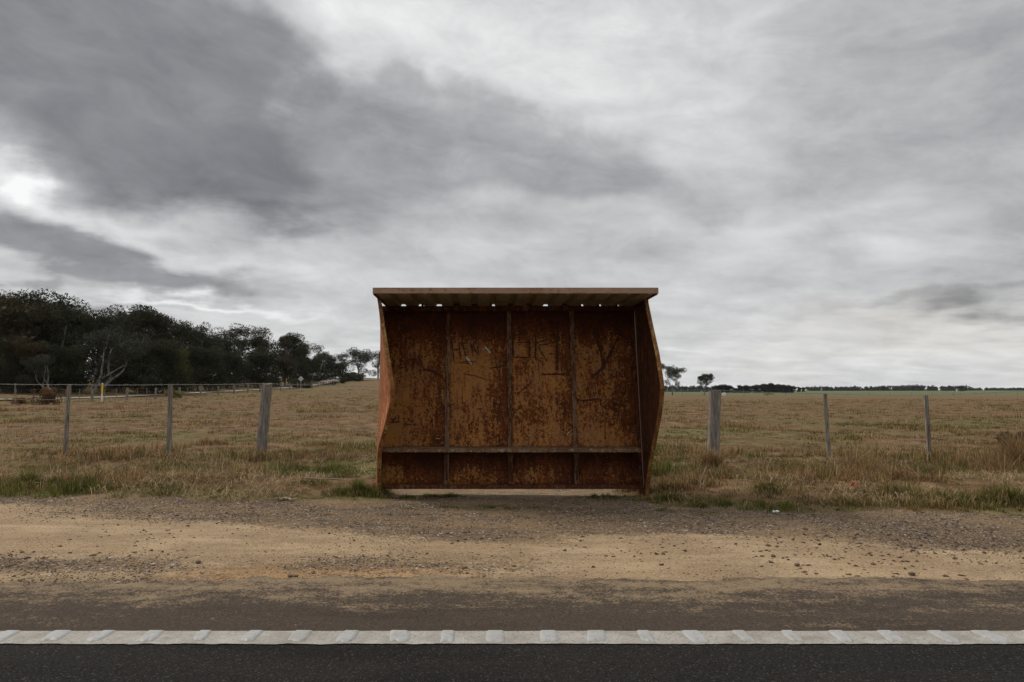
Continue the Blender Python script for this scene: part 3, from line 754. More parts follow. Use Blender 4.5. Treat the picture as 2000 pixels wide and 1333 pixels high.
# ------------------------------------------------------------------ trees
m_bark, nt, b, oc = material('gum_bark')
n_ = nt.noise(nt.map(oc, (1, 1, .3)), 3, 5, .6)
nt.set(b.inputs['Base Color'], nt.mix(nt.ramp(n_, .35, .65), (0.07, 0.060, 0.050), (0.25, 0.23, 0.20))); b.inputs['Roughness'].default_value = .9
m_dbark, nt, b, oc = material('dark_bark')
n_ = nt.noise(nt.map(oc, (1, 1, .3)), 4, 5, .6)
nt.set(b.inputs['Base Color'], nt.mix(nt.ramp(n_, .35, .65), (0.045, 0.035, 0.028), (0.13, 0.11, 0.09))); b.inputs['Roughness'].default_value = .95

def leaf_cloud(r, centers, radii, counts, size, cols, flat=.75, shell=.55, droop=.0):
    """small leaf faces spread through clumps; returns verts, faces, colours"""
    ctr = np.repeat(centers, counts, 0); rad = np.repeat(radii, counts); col = np.repeat(cols, counts, 0)
    n = len(ctr)
    d = r.normal(size=(n, 3)); d /= np.linalg.norm(d, axis=1)[:, None]
    q = r.random(n) ** (1 / 3) * (1 - shell) + shell * (.75 + .35 * r.random(n))
    q = np.where(r.random(n) < .08, q * 1.15, q)
    p = ctr + d * (rad * q)[:, None] * np.array([1, 1, flat])
    u = r.normal(size=(n, 3)); u[:, 2] -= droop; u /= np.linalg.norm(u, axis=1)[:, None]
    v = np.cross(u, r.normal(size=(n, 3))); v /= np.linalg.norm(v, axis=1)[:, None]
    s_ = size * (.6 + .8 * r.random(n)); 
    a = u * (s_ * .95)[:, None]; b_ = v * (s_ * .42)[:, None]
    V = np.stack([p - a, p + b_, p + a, p - b_], 1).reshape(-1, 3)
    Fq = np.arange(n * 4).reshape(n, 4)
    cc_ = col * (.82 + .36 * r.random((n, 1))) * (1 + .05 * r.normal(size=(n, 3)))
    return V, Fq, np.repeat(np.clip(cc_, .004, 1), 4, 0)

def proto_tree(seed, H=12.0, trunk=.28, limbs=5, spread=.32, levels=2, tiprad=.105, leaves=150, leaf=.16, base=(.045, .05, .022), skirt=0, lean=0.0, dense=0.0, bark=None, flat=.72, top_bias=.55, warm=0.0, multi=1, slo=.07, shi=.77):
    r = np.random.default_rng(seed); rd = random.Random(seed)
    mb = MB(); tips = []
    def limb(p, d, L, rad, lv):
        pts = [p.copy()]; rr = [rad]; q = p.copy(); dd = d.copy()
        K = 5
        for k in range(K):
            dd = (dd + Vector((rd.uniform(-.28, .28), rd.uniform(-.28, .28), rd.uniform(-.05, .22)))).normalized()
            q = q + dd * L / K; pts.append(q.copy()); rr.append(rad * (1 - .55 * (k + 1) / K))
        mb.tube(pts, rr, 6 if lv > 0 else 4, .1)
        if lv == 0: tips.append(q.copy()); tips.append(pts[3].copy() + Vector((rd.uniform(-1, 1), rd.uniform(-1, 1), rd.uniform(-.3, .6))) * H * .03); return
        nb = rd.choice((2, 3, 3))
        for i in range(nb):
            a = rd.uniform(0, 6.28); t = Vector((math.cos(a), math.sin(a), rd.uniform(.1, .9))).normalized()
            limb(pts[-1] if i else pts[-1], (dd * .75 + t * .75).normalized(), L * rd.uniform(.55, .8), rr[-1] * .8, lv - 1)
        if rd.random() < .6:
            a = rd.uniform(0, 6.28); limb(pts[2], (Vector((math.cos(a), math.sin(a), .35))).normalized(), L * .6, rr[2] * .55, 0)
    for st in range(multi):
        hx = Vector((0, 0, -.3)); ld = Vector((lean + rd.uniform(-.12, .12) * multi, rd.uniform(-.1, .1), 1)).normalized()
        th = H * trunk; pts = [hx]; rr = [H * .026]; q = Vector((0, 0, 0)) + (Vector((rd.uniform(-.5, .5), rd.uniform(-.5, .5), 0)) if multi > 1 else Vector())
        pts[0] = q + Vector((0, 0, -.3))
        for k in range(5):
            q = q + (ld + Vector((rd.uniform(-.09, .09), rd.uniform(-.09, .09), 0))) * th / 5; pts.append(q.copy()); rr.append(H * (.022 - .0014 * k))
        mb.tube(pts, rr, 8, .12)
        nl = max(2, limbs // multi)
        for i in range(nl):
            a = 6.28 * i / nl + rd.uniform(-.5, .5); o = rd.uniform(.35, 1.0) * spread / .32
            d = Vector((math.cos(a) * o + lean, math.sin(a) * o, 1.0)).normalized()
            limb(pts[-1] if i % 3 else pts[-2], d, H * (1 - trunk) * rd.uniform(.36, .50), H * .013, levels - 1)
    T = np.array([list(t) for t in tips])
    if skirt:
        a = r.random(skirt) * 6.28; rad_ = H * spread * (.25 + .85 * r.random(skirt)); zz_ = H * (slo + (shi - slo) * r.random(skirt) ** 1.1)
        rad_ = rad_ * (1.05 - .45 * zz_ / H)
        T = np.concatenate([T, np.stack([np.cos(a) * rad_ + lean * zz_, np.sin(a) * rad_, zz_], -1)])
    zt = T[:, 2].max(); T[:, 2] *= np.where(T[:, 2] > 0, 1, 1)
    radii = H * tiprad * (.6 + .75 * r.random(len(T)))
    counts = (leaves * 1.7 * (radii / (H * tiprad)) ** 2).astype(int) + 5; leaf = leaf * .78
    tone = .42 + .66 * r.random(len(T))
    cols = np.array(base)[None] * tone[:, None]
    cols = cols * (1 + warm * (r.random((len(T), 1)) > .7) * np.array([[1.2, .35, -.2]]))
    V, Fq, cc_ = leaf_cloud(r, T, radii, counts, leaf, cols, flat, .5)
    top = V[:, 2].max(); sc_ = H / top
    V = V * sc_
    for v in mb.bm.verts: v.co *= sc_
    crown = np_mesh('crown', V, [Fq], cc_); crown.materials.append(m_leaf)
    bmesh.ops.recalc_face_normals(mb.bm, faces=mb.bm.faces)
    tm = bpy.data.meshes.new('trunk'); mb.bm.to_mesh(tm); mb.bm.free(); tm.shade_smooth(); tm.materials.append(bark or m_bark)
    return tm, crown
OLV, GRY, BRN, BRT = (.050, .052, .022), (.062, .066, .040), (.062, .048, .020), (.085, .095, .022)
PR = {
 'gum':   proto_tree(11, limbs=5, leaves=170, base=OLV, skirt=14),
 'gum2':  proto_tree(12, limbs=6, leaves=170, base=GRY, skirt=18, spread=.38),
 'gum3':  proto_tree(13, limbs=5, leaves=190, base=OLV, skirt=10, trunk=.38, tiprad=.09),
 'airy':  proto_tree(14, limbs=5, leaves=85, base=(.062, .060, .028), trunk=.42, tiprad=.085, spread=.40, flat=.6),
 'airy2': proto_tree(15, limbs=4, leaves=75, base=(.066, .062, .030), trunk=.40, tiprad=.09, spread=.34, flat=.6),
 'dense': proto_tree(16, limbs=6, leaves=190, base=(.036, .040, .017), skirt=55, tiprad=.12, bark=m_dbark),
 'dense2': proto_tree(17, limbs=6, leaves=200, base=(.044, .040, .017), skirt=60, tiprad=.11, spread=.42, bark=m_dbark, warm=.5),
 'bush':  proto_tree(18, limbs=5, leaves=220, base=(.040, .044, .018), skirt=70, tiprad=.14, spread=.55, trunk=.12, bark=m_dbark, leaf=.2),
 'yellow': proto_tree(19, limbs=5, leaves=220, base=BRT, skirt=60, tiprad=.13, spread=.42, trunk=.12, bark=m_dbark, leaf=.18),
 'lean':  proto_tree(20, limbs=4, leaves=150, base=(.066, .072, .046), trunk=.22, spread=.5, lean=.35, tiprad=.12, skirt=8, multi=2),
 'padd': proto_tree(31, limbs=4, leaves=72, base=(.070, .066, .030), trunk=.20, tiprad=.060, spread=.30, flat=.8, levels=3, skirt=26, slo=.36, shi=.93),
 'padd2': proto_tree(38, limbs=6, leaves=90, base=(.070, .066, .032), trunk=.30, tiprad=.064, spread=.42, flat=.8, levels=3, skirt=24, slo=.48, shi=.86),
 'pine':  proto_tree(21, limbs=6, leaves=260, base=(.024, .032, .022), trunk=.30, spread=.32, tiprad=.13, skirt=40, bark=m_dbark, leaf=.22),
}
PROTO_H = 12.0
used = set()
def tree(name, kind, px, ytop, d, label, cat='tree', group=None, wide=1.0, rz=None, x=None):
    X = (px - PX) / F * d * .9975 if x is None else x
    zb = gz(X, d); zt = P(px, ytop, d).z; H = max(.8, zt - zb); s_ = H / PROTO_H
    t = thing(name, (X, d, zb), label, cat, group, rz=random.uniform(0, 6.28) if rz is None else rz)
    tm, cm = PR[kind]
    a = link('trunk', tm, None, t); c = link('crown', cm, None, t)
    t.scale = (s_ * wide, s_ * wide, s_)
    return t
G_WOOD = 'gum trees along the front of the dark wood'
WOOD = [
 ('dense2', 8, 566, 80, 'tall dark brownish tree at the left edge of the photo', 1.15), ('dense', 62, 565, 86, 'highest dark crown of the wood, with a reddish brown tinge', 1.15),
 ('gum3', 105, 590, 93, 'thin pointed crown just right of the highest tree of the wood', 1.0), ('airy2', 138, 600, 100, 'see-through crown standing against the sky in the first dip of the wood', .9),
 ('gum2', 186, 592, 103, 'rounded gum crown rising alone above the leaning pale limbs', .95), ('gum', 226, 612, 108, 'gum between the lone rounded crown and the twin topped one', .9),
 ('gum3', 268, 595, 112, 'twin topped gum above the middle of the left part of the wood', 1.0), ('airy', 300, 612, 116, 'gum with light showing through just right of the twin topped one', .8),
 ('gum', 350, 626, 122, 'even crowned gum behind the bright green wattle', .9), ('gum2', 385, 629, 128, 'grey green gum before the first gap in the treetops', .8),
 ('dense', 425, 649, 136, 'lower dark tree left of the pair of umbrella shaped gums', 1.0), ('airy', 458, 632, 150, 'umbrella shaped gum with bare limbs, left one of the pair', 1.1),
 ('airy2', 518, 640, 158, 'umbrella shaped gum with bare limbs, right one of the pair', 1.35), ('gum', 492, 652, 148, 'gum filling the gap between the pair of umbrella shaped gums', .8),
 ('gum3', 556, 648, 170, 'gum on the right shoulder of the wood, above the diamond sign', 1.0), ('airy', 594, 665, 184, 'light crowned gum on the falling right end of the wood', .9),
 ('airy2', 622, 673, 196, 'wispy outermost gum at the right end of the wood', .9), ('dense', 578, 672, 178, 'dark dense tree directly behind the diamond sign', 1.0),
 ('dense', 635, 690, 205, 'dark low tree where the wood ends beside the track', 1.1), ('gum2', 700, 678, 292, 'broad grey gum by itself beyond the track, left of the shelter', 1.25),
 ('airy', 668, 688, 296, 'small bare limbed gum between the wood and the broad grey gum', 1.0), ('gum', 738, 684, 300, 'gum half hidden by the left side of the shelter', 1.0),
]
for i, (k, px_, yt, d_, lab, wd_) in enumerate(WOOD):
    tree('gum_tree' if k[0] in 'ga' else 'dark_tree', k, px_, yt, d_, lab, 'tree', G_WOOD, wd_)
LOWER = [
 ('dense2', 40, 650, 74, 'lower brown green tree in front at the left end of the wood', 1.0), ('bush', 108, 668, 78, 'yellow brown bushy tree above the brown shrub on the fence', .95),
 ('bush', 285, 660, 88, 'broad dark bushy tree right of the leaning pale limbs', 1.0), ('yellow', 333, 672, 92, 'bright green wattle in front of the middle of the wood', .75),
 ('bush', 386, 672, 104, 'round dark bushy tree right of the bright green wattle', .9), ('dense', 445, 684, 118, 'dark tree at the foot of the left umbrella shaped gum', 1.0),
 ('bush', 500, 682, 132, 'broad dark bush at the foot of the right umbrella shaped gum', .95), ('dense2', 556, 690, 146, 'brown green tree just left of the diamond sign', 1.0),
 ('bush', 604, 694, 165, 'dark bush reaching the bend of the track', .9), ('dense', 232, 690, 86, 'dark low tree behind the leaning pale limbs', .9),
 ('bush', 655, 706, 240, 'low dark thicket beyond the bend of the track', 1.2),
]
for i, (k, px_, yt, d_, lab, wd_) in enumerate(LOWER):
    tree('dark_tree' if k != 'yellow' else 'wattle_tree', k, px_, yt, d_, lab, 'tree', 'lower trees filling the edge of the wood', wd_)
tree('leaning_gum', 'lean', 186, 640, 80, 'leaning gum with several pale bare limbs low in the dark wood', 'tree', None, 1.25, rz=.2)
tree('leaning_gum', 'lean', 95, 690, 72, 'small gum with a pale crooked trunk behind the left thin post', 'tree', None, 1.0, rz=2.6)
# two paddock trees on the right
tree('gum_tree', 'padd', 1313, 707, 262, 'lone tall open crowned gum just right of the shelter', 'tree', 'gums standing alone in the paddock', 1.05, rz=1.0)
tree('gum_tree', 'padd2', 1376, 729, 270, 'lone flat topped gum above the thick pale post', 'tree', 'gums standing alone in the paddock', 1.1, rz=.4)
tree('gum_tree', 'gum', 1499, 757, 250, 'small brownish tree in front of the dark pine clump', 'tree', None, 1.5)
# dark pine clump
for i, (px_, yt, wd_) in enumerate([(1403, 751, 1.0), (1421, 750.5, 1.0), (1436, 757, 1.0), (1449, 752, .9), (1461, 752, .9), (1474, 751, .9), (1488, 749.5, .9), (1500, 748, .9), (1512, 749, .9), (1524, 750, .9), (1535, 751, .9), (1545, 752, .9)]):
    tree('pine_tree', 'pine', px_, yt, 480 + (i % 3) * 6, ['dark round pine at the left end of the clump', 'rounded dark pine second from the left end of the clump', 'lowest pine in the dip near the left end of the clump'][i] if i < 3 else 'one of the even dark pines massed in the right part of the clump', 'tree', 'dark pine clump on the horizon' if i < 3 else 'even dark pines massed in the clump', wd_ * 1.75)
tree('pine_tree', 'pine', 1561, 755.5, 620, 'small pine alone in the gap right of the clump, left of two', 'tree', None, 1.0)
tree('pine_tree', 'pine', 1569, 756, 625, 'small pine alone in the gap right of the clump, right of two', 'tree', None, .9)
tree('pine_tree', 'pine', 1875, 753, 900, 'rounded tree rising above the right end of the far tree line', 'tree', None, 1.4)
# far tree lines: unbroken bands of trees
def treeline(name, pxa, pxb, ytop, ybase, d, label, base=(.034, .042, .036), gap=.0, amp=1.0, seed=1):
    r = np.random.default_rng(seed)
    xa, xb = (pxa - PX) / F * d, (pxb - PX) / F * d
    n = int((xb - xa) / (d * .0011)); cx = np.sort(r.uniform(xa, xb, n)); cy = d + r.uniform(-12, 12, n)
    zb = ground_z(cx, cy); zt = P(PX, ytop, d).z
    H = (zt - zb.mean()) * (.52 + .40 * fbm(cx, cx * 0, 14 / d, 3, seed) + .45 * fbm(cx, cx * 0, 90 / d, 3, seed + 9)) 
    H = H * np.where(r.random(n) < gap, .45, 1) * r.uniform(.72, 1.22, n)
    C_, Rr, Cn, Co = [], [], [], []
    for i in range(n):
        for k in range(4):
            C_.append((cx[i] + r.normal() * H[i] * .3, cy[i] + r.normal(), zb[i] + H[i] * (.18 + .22 * k))); Rr.append(H[i] * (.34 - .03 * k)); Cn.append(26); Co.append(np.array(base) * r.uniform(.7, 1.3))
    V, Fq, cc_ = leaf_cloud(r, np.array(C_), np.array(Rr), np.array(Cn), d * .0011, np.array(Co), .9, .4)
    o = link(name, np_mesh(name, V, [Fq], cc_), m_leaf); tag(o, label, 'trees', None, 'stuff'); return o
treeline('far_tree_line', 1576, 1884, 755, 763, 1100, 'long dark unbroken tree line on the horizon at the right', seed=2)
treeline('far_tree_line', 1140, 1420, 755.5, 764, 700, 'dark hedge of trees on the horizon behind the lone gums', seed=3)
treeline('far_tree_line', 1884, 2100, 758.5, 763, 1300, 'low thin tree line at the right edge of the horizon', gap=.3, seed=4)
# the dim inside of the wood
r = np.random.default_rng(33); n = 900
dd = r.uniform(70, 235, n); px_ = r.uniform(-120, 640, n)
cx = (px_ - PX) / F * dd; ok = (cx < -50 - 3 * r.random(n)) & (cx > -100); cx, dd = cx[ok], dd[ok]
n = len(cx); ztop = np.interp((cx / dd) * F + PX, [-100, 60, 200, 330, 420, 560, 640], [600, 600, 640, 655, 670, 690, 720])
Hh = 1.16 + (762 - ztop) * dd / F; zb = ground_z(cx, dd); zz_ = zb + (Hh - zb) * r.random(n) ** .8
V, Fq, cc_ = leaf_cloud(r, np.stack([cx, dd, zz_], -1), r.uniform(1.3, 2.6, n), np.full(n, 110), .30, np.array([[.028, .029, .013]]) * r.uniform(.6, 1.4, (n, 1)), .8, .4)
mb = MB()
for i in range(60):
    k = int(r.integers(n)); X_, Y_ = float(cx[k]), float(dd[k]); z0 = gz(X_, Y_)
    mb.tube([(X_, Y_, z0), (X_ + random.uniform(-.5, .5), Y_, z0 + 4), (X_ + random.uniform(-1, 1), Y_, z0 + 8)], [.2, .16, .08], 5)
bm = mb.bm
bv = np.array([v.co[:] for v in bm.verts]); bm.verts.index_update(); bf = np.array([[v.index for v in f.verts] for f in bm.faces if len(f.verts) == 4]); bm.free()
nV = len(V)
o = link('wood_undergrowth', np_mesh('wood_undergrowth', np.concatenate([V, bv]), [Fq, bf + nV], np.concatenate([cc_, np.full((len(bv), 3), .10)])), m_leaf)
tag(o, 'dim mass of undergrowth and stems inside the wood behind its front trees', 'woodland', None, 'stuff')

# ------------------------------------------------------------------ bushes
def bush_mesh(seed, base, leaf=.05, n=26, per=150, spread=1.0, h=1.0):
    r = np.random.default_rng(seed)
    c = np.stack([r.normal(0, .42, n) * spread, r.normal(0, .42, n) * spread, r.random(n) * .72 * h + .12], -1)
    V, Fq, cc_ = leaf_cloud(r, c, r.uniform(.16, .30, n), np.full(n, per), leaf, np.array([base]) * r.uniform(.6, 1.5, (n, 1)), .85, .4)
    V[:, 2] = np.maximum(V[:, 2], 0)
    me = np_mesh('foliage', V, [Fq], cc_); me.materials.append(m_leaf); return me
BUSH = {'rush': bush_mesh(5, (.075, .050, .022), leaf=.07, spread=.7, n=34), 'dark': bush_mesh(1, (.040, .046, .018)), 'yel': bush_mesh(2, (.16, .14, .035)), 'brown': bush_mesh(3, (.13, .075, .035), spread=.8)}
def bush(kind, px, ybase_d, size, label, group=None, tall=1.0):
    X = (px - PX) / F * ybase_d; zb = gz(X, ybase_d)
    t = thing('bush', (X, ybase_d, zb - .05), label, 'bush', group, random.uniform(0, 6))
    link('foliage', BUSH[kind], None, t)
    mb = MB(); [mb.tube([(0, 0, -.05), (random.uniform(-.3, .3), random.uniform(-.3, .3), .6)], .02, 4) for _ in range(3)]
    mb.build('stem', m_dbark, t)
    t.scale = (size, size, size * tall); return t
GB = 'low bushes beside the side track'
bush('dark', 578, 140, 2.0, 'dark bush to the left of the diamond sign post', GB); bush('dark', 592, 138, 1.9, 'dark rounded bush directly below the diamond sign', GB); bush('dark', 603, 136, 1.0, 'smallest dark bush right of the diamond sign', GB)
bush('dark', 652, 168, 1.0, 'dark bush by the lower end of the pale track', GB); bush('dark', 668, 182, 1.5, 'round dark bush in front of the bend of the pale track', GB)
bush('dark', 679, 205, 2.8, 'bush hiding the upper end of the pale track', GB); bush('dark', 692, 215, 3.0, 'broad bush on the rise right of the track', GB); bush('dark', 703, 225, 2.3, 'last small bush on the rise towards the shelter', GB)
bush('yel', 341, 73, 1.0, 'yellow flowering shrub behind the second thin post', None, 1.0); bush('brown', 97, 50.5, 1.15, 'tall rusty brown shrub against the side fence', None, 1.2)
bush('brown', 40, 52, .9, 'low dull brown shrub at the left end of the side fence', None, .6)

t_ = bush('rush', 1985, 12.7, .50, 'dark brown scrubby weed by the near fence at the right edge of the photo', None, 1.0)
# ------------------------------------------------------------------ side track
pts = [(-60, 40.5), (-50, 44), (-44, 50), (-40.5, 60), (-39.5, 75), (-39, 100), (-38.5, 120), (-38, 140), (-38.5, 155), (-39.5, 172), (-41.5, 195), (-43, 215), (-42, 235), (-36, 255), (-20, 270), (0, 280)]
# lay a gently raised strip of pale gravel
P2 = []
for a, c in zip(pts, pts[1:]):
    for k in range(12): P2.append((a[0] + (c[0] - a[0]) * k / 12, a[1] + (c[1] - a[1]) * k / 12))
P2 = np.array(P2); tdir = np.gradient(P2, axis=0); tdir /= np.linalg.norm(tdir, axis=1)[:, None]
for _ in range(12): P2[1:-1] = (P2[:-2] + P2[2:] + 2 * P2[1:-1]) / 4
off = np.array([-1.0, -.5, 0, .5, 1.0])[None, :] * (1 + 1.6 * ss(120, 165, P2[:, 1]))[:, None]; nrm = np.stack([tdir[:, 1], -tdir[:, 0]], -1)
VV = P2[:, None] + nrm[:, None] * off[:, :, None]; zt_ = ground_z(VV[..., 0], VV[..., 1]) + .05 + .25 * ss(140, 165, VV[..., 1])
zt_ = np.maximum(zt_, zt_.mean(1, keepdims=True))
V = np.concatenate([VV, zt_[..., None]], -1).reshape(-1, 3); nI = np.arange(len(P2) * 5).reshape(len(P2), 5)
fq = np.stack([nI[:-1, :-1], nI[1:, :-1], nI[1:, 1:], nI[:-1, 1:]], -1).reshape(-1, 4)
m_trk, nt, b, oc = material('pale_gravel')
nt.set(b.inputs['Base Color'], nt.mix(nt.noise(oc, 2.5, 6, .7), (0.22, 0.19, 0.145), (0.40, 0.36, 0.29))); b.inputs['Roughness'].default_value = .95
tag(link('gravel_track', np_mesh('gravel_track', V, [fq]), m_trk), 'pale gravel side track', None, kind='structure')

# ------------------------------------------------------------------ marker post and diamond sign
def flat_mat(name, c, rough=.6):
    m, nt, b, oc = material(name)
    nt.set(b.inputs['Base Color'], nt.mix(nt.ramp(nt.noise(oc, 12, 5, .6), .45, .7, 0, .25), c, tuple(v * .6 for v in c))); b.inputs['Roughness'].default_value = rough; return m
m_white, m_yel, m_grey = flat_mat('white_paint', (.78, .78, .76)), flat_mat('yellow_paint', (.75, .50, .02)), flat_mat('sign_grey', (.50, .51, .52), .5)
m_red, m_stick = flat_mat('red_wrapper', (.55, .10, .08)), flat_mat('dead_stick', (.36, .29, .21), .95)
d_ = 58.0; X_ = (201.5 - PX) / F * d_; zt1 = P(201, 749.5, d_).z; zb1 = P(201, 782, d_).z
t = thing('marker_post', (X_, d_, gz(X_, d_)), 'slim white roadside marker post with a yellow top, by the side fence', 'marker post')
hh = zt1 - t.location.z; t_y = hh * .55
mb = MB(); mb.box(-.055, .055, -.02, .02, -.1, hh - t_y - .001); mb.build('post', m_white, t, bevel=.006)
mb = MB(); mb.box(-.075, .075, -.024, .024, hh - t_y, hh - .03); mb.build('yellow_sleeve', m_yel, t, bevel=.006)
mb = MB(); mb.box(-.06, .06, -.02, .02, hh - .029, hh + .03); mb.build('cap', m_white, t, bevel=.006)
d_ = 126.0; X_ = (588.3 - PX) / F * d_; t = thing('road_sign', (X_, d_, gz(X_, d_)), 'small pale diamond shaped sign on a thin pole in front of the wood', 'sign')
zc_ = P(588, 740.3, d_).z - t.location.z
mb = MB(); mb.tube([(0, 0, -.2), (0, 0, zc_ + .3)], .035, 8); mb.build('pole', m_grey, t)
mb = MB(); s45 = Matrix.Translation((0, -.05, zc_)) @ Matrix.Rotation(R(45), 4, 'Y'); mb.box(-.36, .36, -.006, .006, -.36, .36, s45); mb.build('sign_plate', m_grey, t, bevel=.002)
s45 = Matrix.Translation((0, -.058, zc_)) @ Matrix.Rotation(R(45), 4, 'Y')
# small far shed and white tank
for px_, py_, d_, wd_, hh, lab in ((1413, 766.5, 255, 1.2, .9, 'small white water tank in the paddock right of the thick pale post'), (1871, 762.5, 1000, 7, 2.6, 'tiny white shed below the rounded tree on the horizon')):
    X_ = (px_ - PX) / F * d_; t = thing('water_tank' if wd_ < 2 else 'shed', (X_, d_, gz(X_, d_)), lab, 'tank' if wd_ < 2 else 'shed')
    mb = MB()
    if wd_ < 2: mb.tube([(0, 0, 0), (0, 0, hh)], wd_ / 2, 16); mb.build('tank_body', m_white, t)
    else: mb.box(-wd_ / 2, wd_ / 2, -2, 2, 0, hh); mb.build('wall', m_white, t)
    mb = MB()
    if wd_ < 2: mb.tube([(0, 0, hh + .002), (0, 0, hh + .2)], [wd_ / 2, .1], 16)
    else:
        vs = [mb.bm.verts.new(p) for p in ((-wd_ / 2 - .2, -2.2, hh + .01), (wd_ / 2 + .2, -2.2, hh + .01), (wd_ / 2 + .2, 2.2, hh + .01), (-wd_ / 2 - .2, 2.2, hh + .01), (-wd_ / 2 - .2, 0, hh + 1), (wd_ / 2 + .2, 0, hh + 1))]
        for f in ((0, 1, 5, 4), (2, 3, 4, 5), (0, 4, 3), (1, 2, 5), (0, 3, 2, 1)): mb.bm.faces.new([vs[q] for q in f])
    mb.build('roof', m_grey, t)

# ------------------------------------------------------------------ grass
def blades(name, x, y, h, w, lean, col, label, cat='grass', r=None, curl=.5, zoff=0.0, ang=None):
    n = len(x); r = r or rng
    z = ground_z(x, y) - .01 + zoff
    a = r.random(n) * 6.2832 if ang is None else ang; dx, dy = np.cos(a), np.sin(a)
    b_ = a + 1.57 + r.normal(0, .5, n)
    # width direction roughly random
    wx_, wy_ = np.cos(b_) * w / 2, np.sin(b_) * w / 2
    base = np.stack([x, y, z], -1)
    lx_, ly_ = dx * lean * h, dy * lean * h
    up = h * np.sqrt(np.clip(1 - (lean * .8) ** 2, .05, 1))
    W = np.stack([wx_, wy_, 0 * w], -1)
    mid = base + np.stack([lx_ * .32, ly_ * .32, up * .58], -1); tip = base + np.stack([lx_, ly_, up * (1 - curl * lean * .35)], -1)
    V = np.stack([base - W, base + W, mid - W * .8, mid + W * .8, tip], 1).reshape(-1, 3)
    o5 = np.arange(n)[:, None] * 5
    q = o5 + np.array([[0, 1, 3, 2]]); t = o5 + np.array([[2, 3, 4]])
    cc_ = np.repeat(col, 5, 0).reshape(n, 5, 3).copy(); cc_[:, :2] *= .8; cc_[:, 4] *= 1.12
    o = link(name, np_mesh(name, V, [q, t], cc_.reshape(-1, 3)), m_blade)
    return tag(o, label, cat, None, 'stuff')
def grass_cols(x, y, r, green, jitter=.2):
    n = len(x)
    DRY = np.array([[.42, .260, .125], [.30, .165, .078], [.53, .38, .205], [.17, .092, .044]]); GRN = np.array([[.105, .130, .020], [.150, .165, .032], [.062, .082, .014], [.21, .190, .055]])
    g = r.random(n) < np.clip(green * 1.15 - .05, 0, .95)
    c = np.where(g[:, None], GRN[r.integers(0, 4, n)], DRY[r.integers(0, 4, n)]) * .86
    return c * (1 + jitter * r.normal(size=(n, 1))).clip(.4, 1.8)
def sample(n, y0, y1, r, log=True, m0=-.78, m1=.90):
    y = y0 * (y1 / y0) ** r.random(n) if log else r.uniform(y0, y1, n)
    x = r.uniform(m0, m1, n) * (y + 1.5); return x, y
r = np.random.default_rng(101)
def tufts(n, y0, y1, r, log, per, radf, hf, dens, gscale=1.0):
    """grass growing in tufts; every tuft has its own height, tone and share of green"""
    cx, cy = sample(n, y0, y1, r, log); zc_ = zones(cx, cy); k = r.random(n) < dens(cx, cy, zc_); cx, cy, zc_ = cx[k], cy[k], zc_[k]
    n = len(cx); H = hf(cx, cy, r); rad = radf(cx, cy, H); cnt = (per * r.uniform(.5, 1.5, n)).astype(int)
    tone = r.uniform(.62, 1.32, n); gn = np.clip(zc_[:, 2] * gscale + .10 + r.normal(0, .26, n), 0, 1)
    X0 = np.repeat(cx, cnt); Y0 = np.repeat(cy, cnt); m = len(X0); a = r.random(m) * 6.2832; q = r.random(m) ** .7
    R_ = np.repeat(rad, cnt); x = X0 + np.cos(a) * q * R_; y = Y0 + np.sin(a) * q * R_
    h = np.repeat(H, cnt) * (1.05 - .45 * q) * r.uniform(.5, 1.3, m)
    col = grass_cols(x, y, r, np.repeat(gn, cnt), .16) * np.repeat(tone, cnt)[:, None]
    lean = .15 + .65 * q * r.random(m) + .35 * r.random(m)
    return x, y, h, lean, a + r.normal(0, .5, m), col
def verge_h(cx, cy, r):
    c1 = fbm(cx, cy, 1.3, 3, 201); band = .30 + .9 * np.exp(-((cy - 10.0) / 1.5) ** 2); inx = ss(-2.6, -1.5, cx) * ss(2.6, 1.9, cx)
    return np.maximum(.025, (.035 + .27 * ss(.36, .72, c1) * band) * r.uniform(.5, 1.4, len(cx)) * (1 - .6 * inx) * ss(6.3, 7.5, cy + .5))
T = tufts(11500, 6.35, 13.2, r, False, 52, lambda x, y, H: .05 + H * .55 * 1.0, verge_h, lambda x, y, z: z[:, 1] ** 1.6 * (.55 + .6 * ss(.35, .55, fbm(x, y, 2.1, 2, 209))))
x, y, h, le, an, c_ = T
blades('verge_grass', x, y, h, .0032 + .0036 * r.random(len(x)), le, c_, 'rough dry and green grass on the verge in front of the near fence', r=r, ang=an)
# flattened dead grass
x, y = sample(60000, 7.0, 12.4, r, False); zc_ = zones(x, y); k_ = r.random(len(x)) < zc_[:, 1] * ss(.40, .60, fbm(x, y, 1.1, 3, 305)) * (1 - .85 * ss(-2.6, -1.5, x) * ss(2.6, 1.9, x)); x, y = x[k_], y[k_]; n = len(x)
c_ = np.array([[.58, .44, .26]]) * r.uniform(.30, 1.15, (n, 1)) * np.where(r.random((n, 1)) < .3, np.array([[.8, .72, .62]]), 1.0)
blades('flattened_grass', x, y, r.uniform(.08, .30, n), .003 + .003 * r.random(n), r.uniform(.9, 1.25, n), c_, 'flattened dead grass matted over the verge', r=r, curl=1.6, zoff=.02)
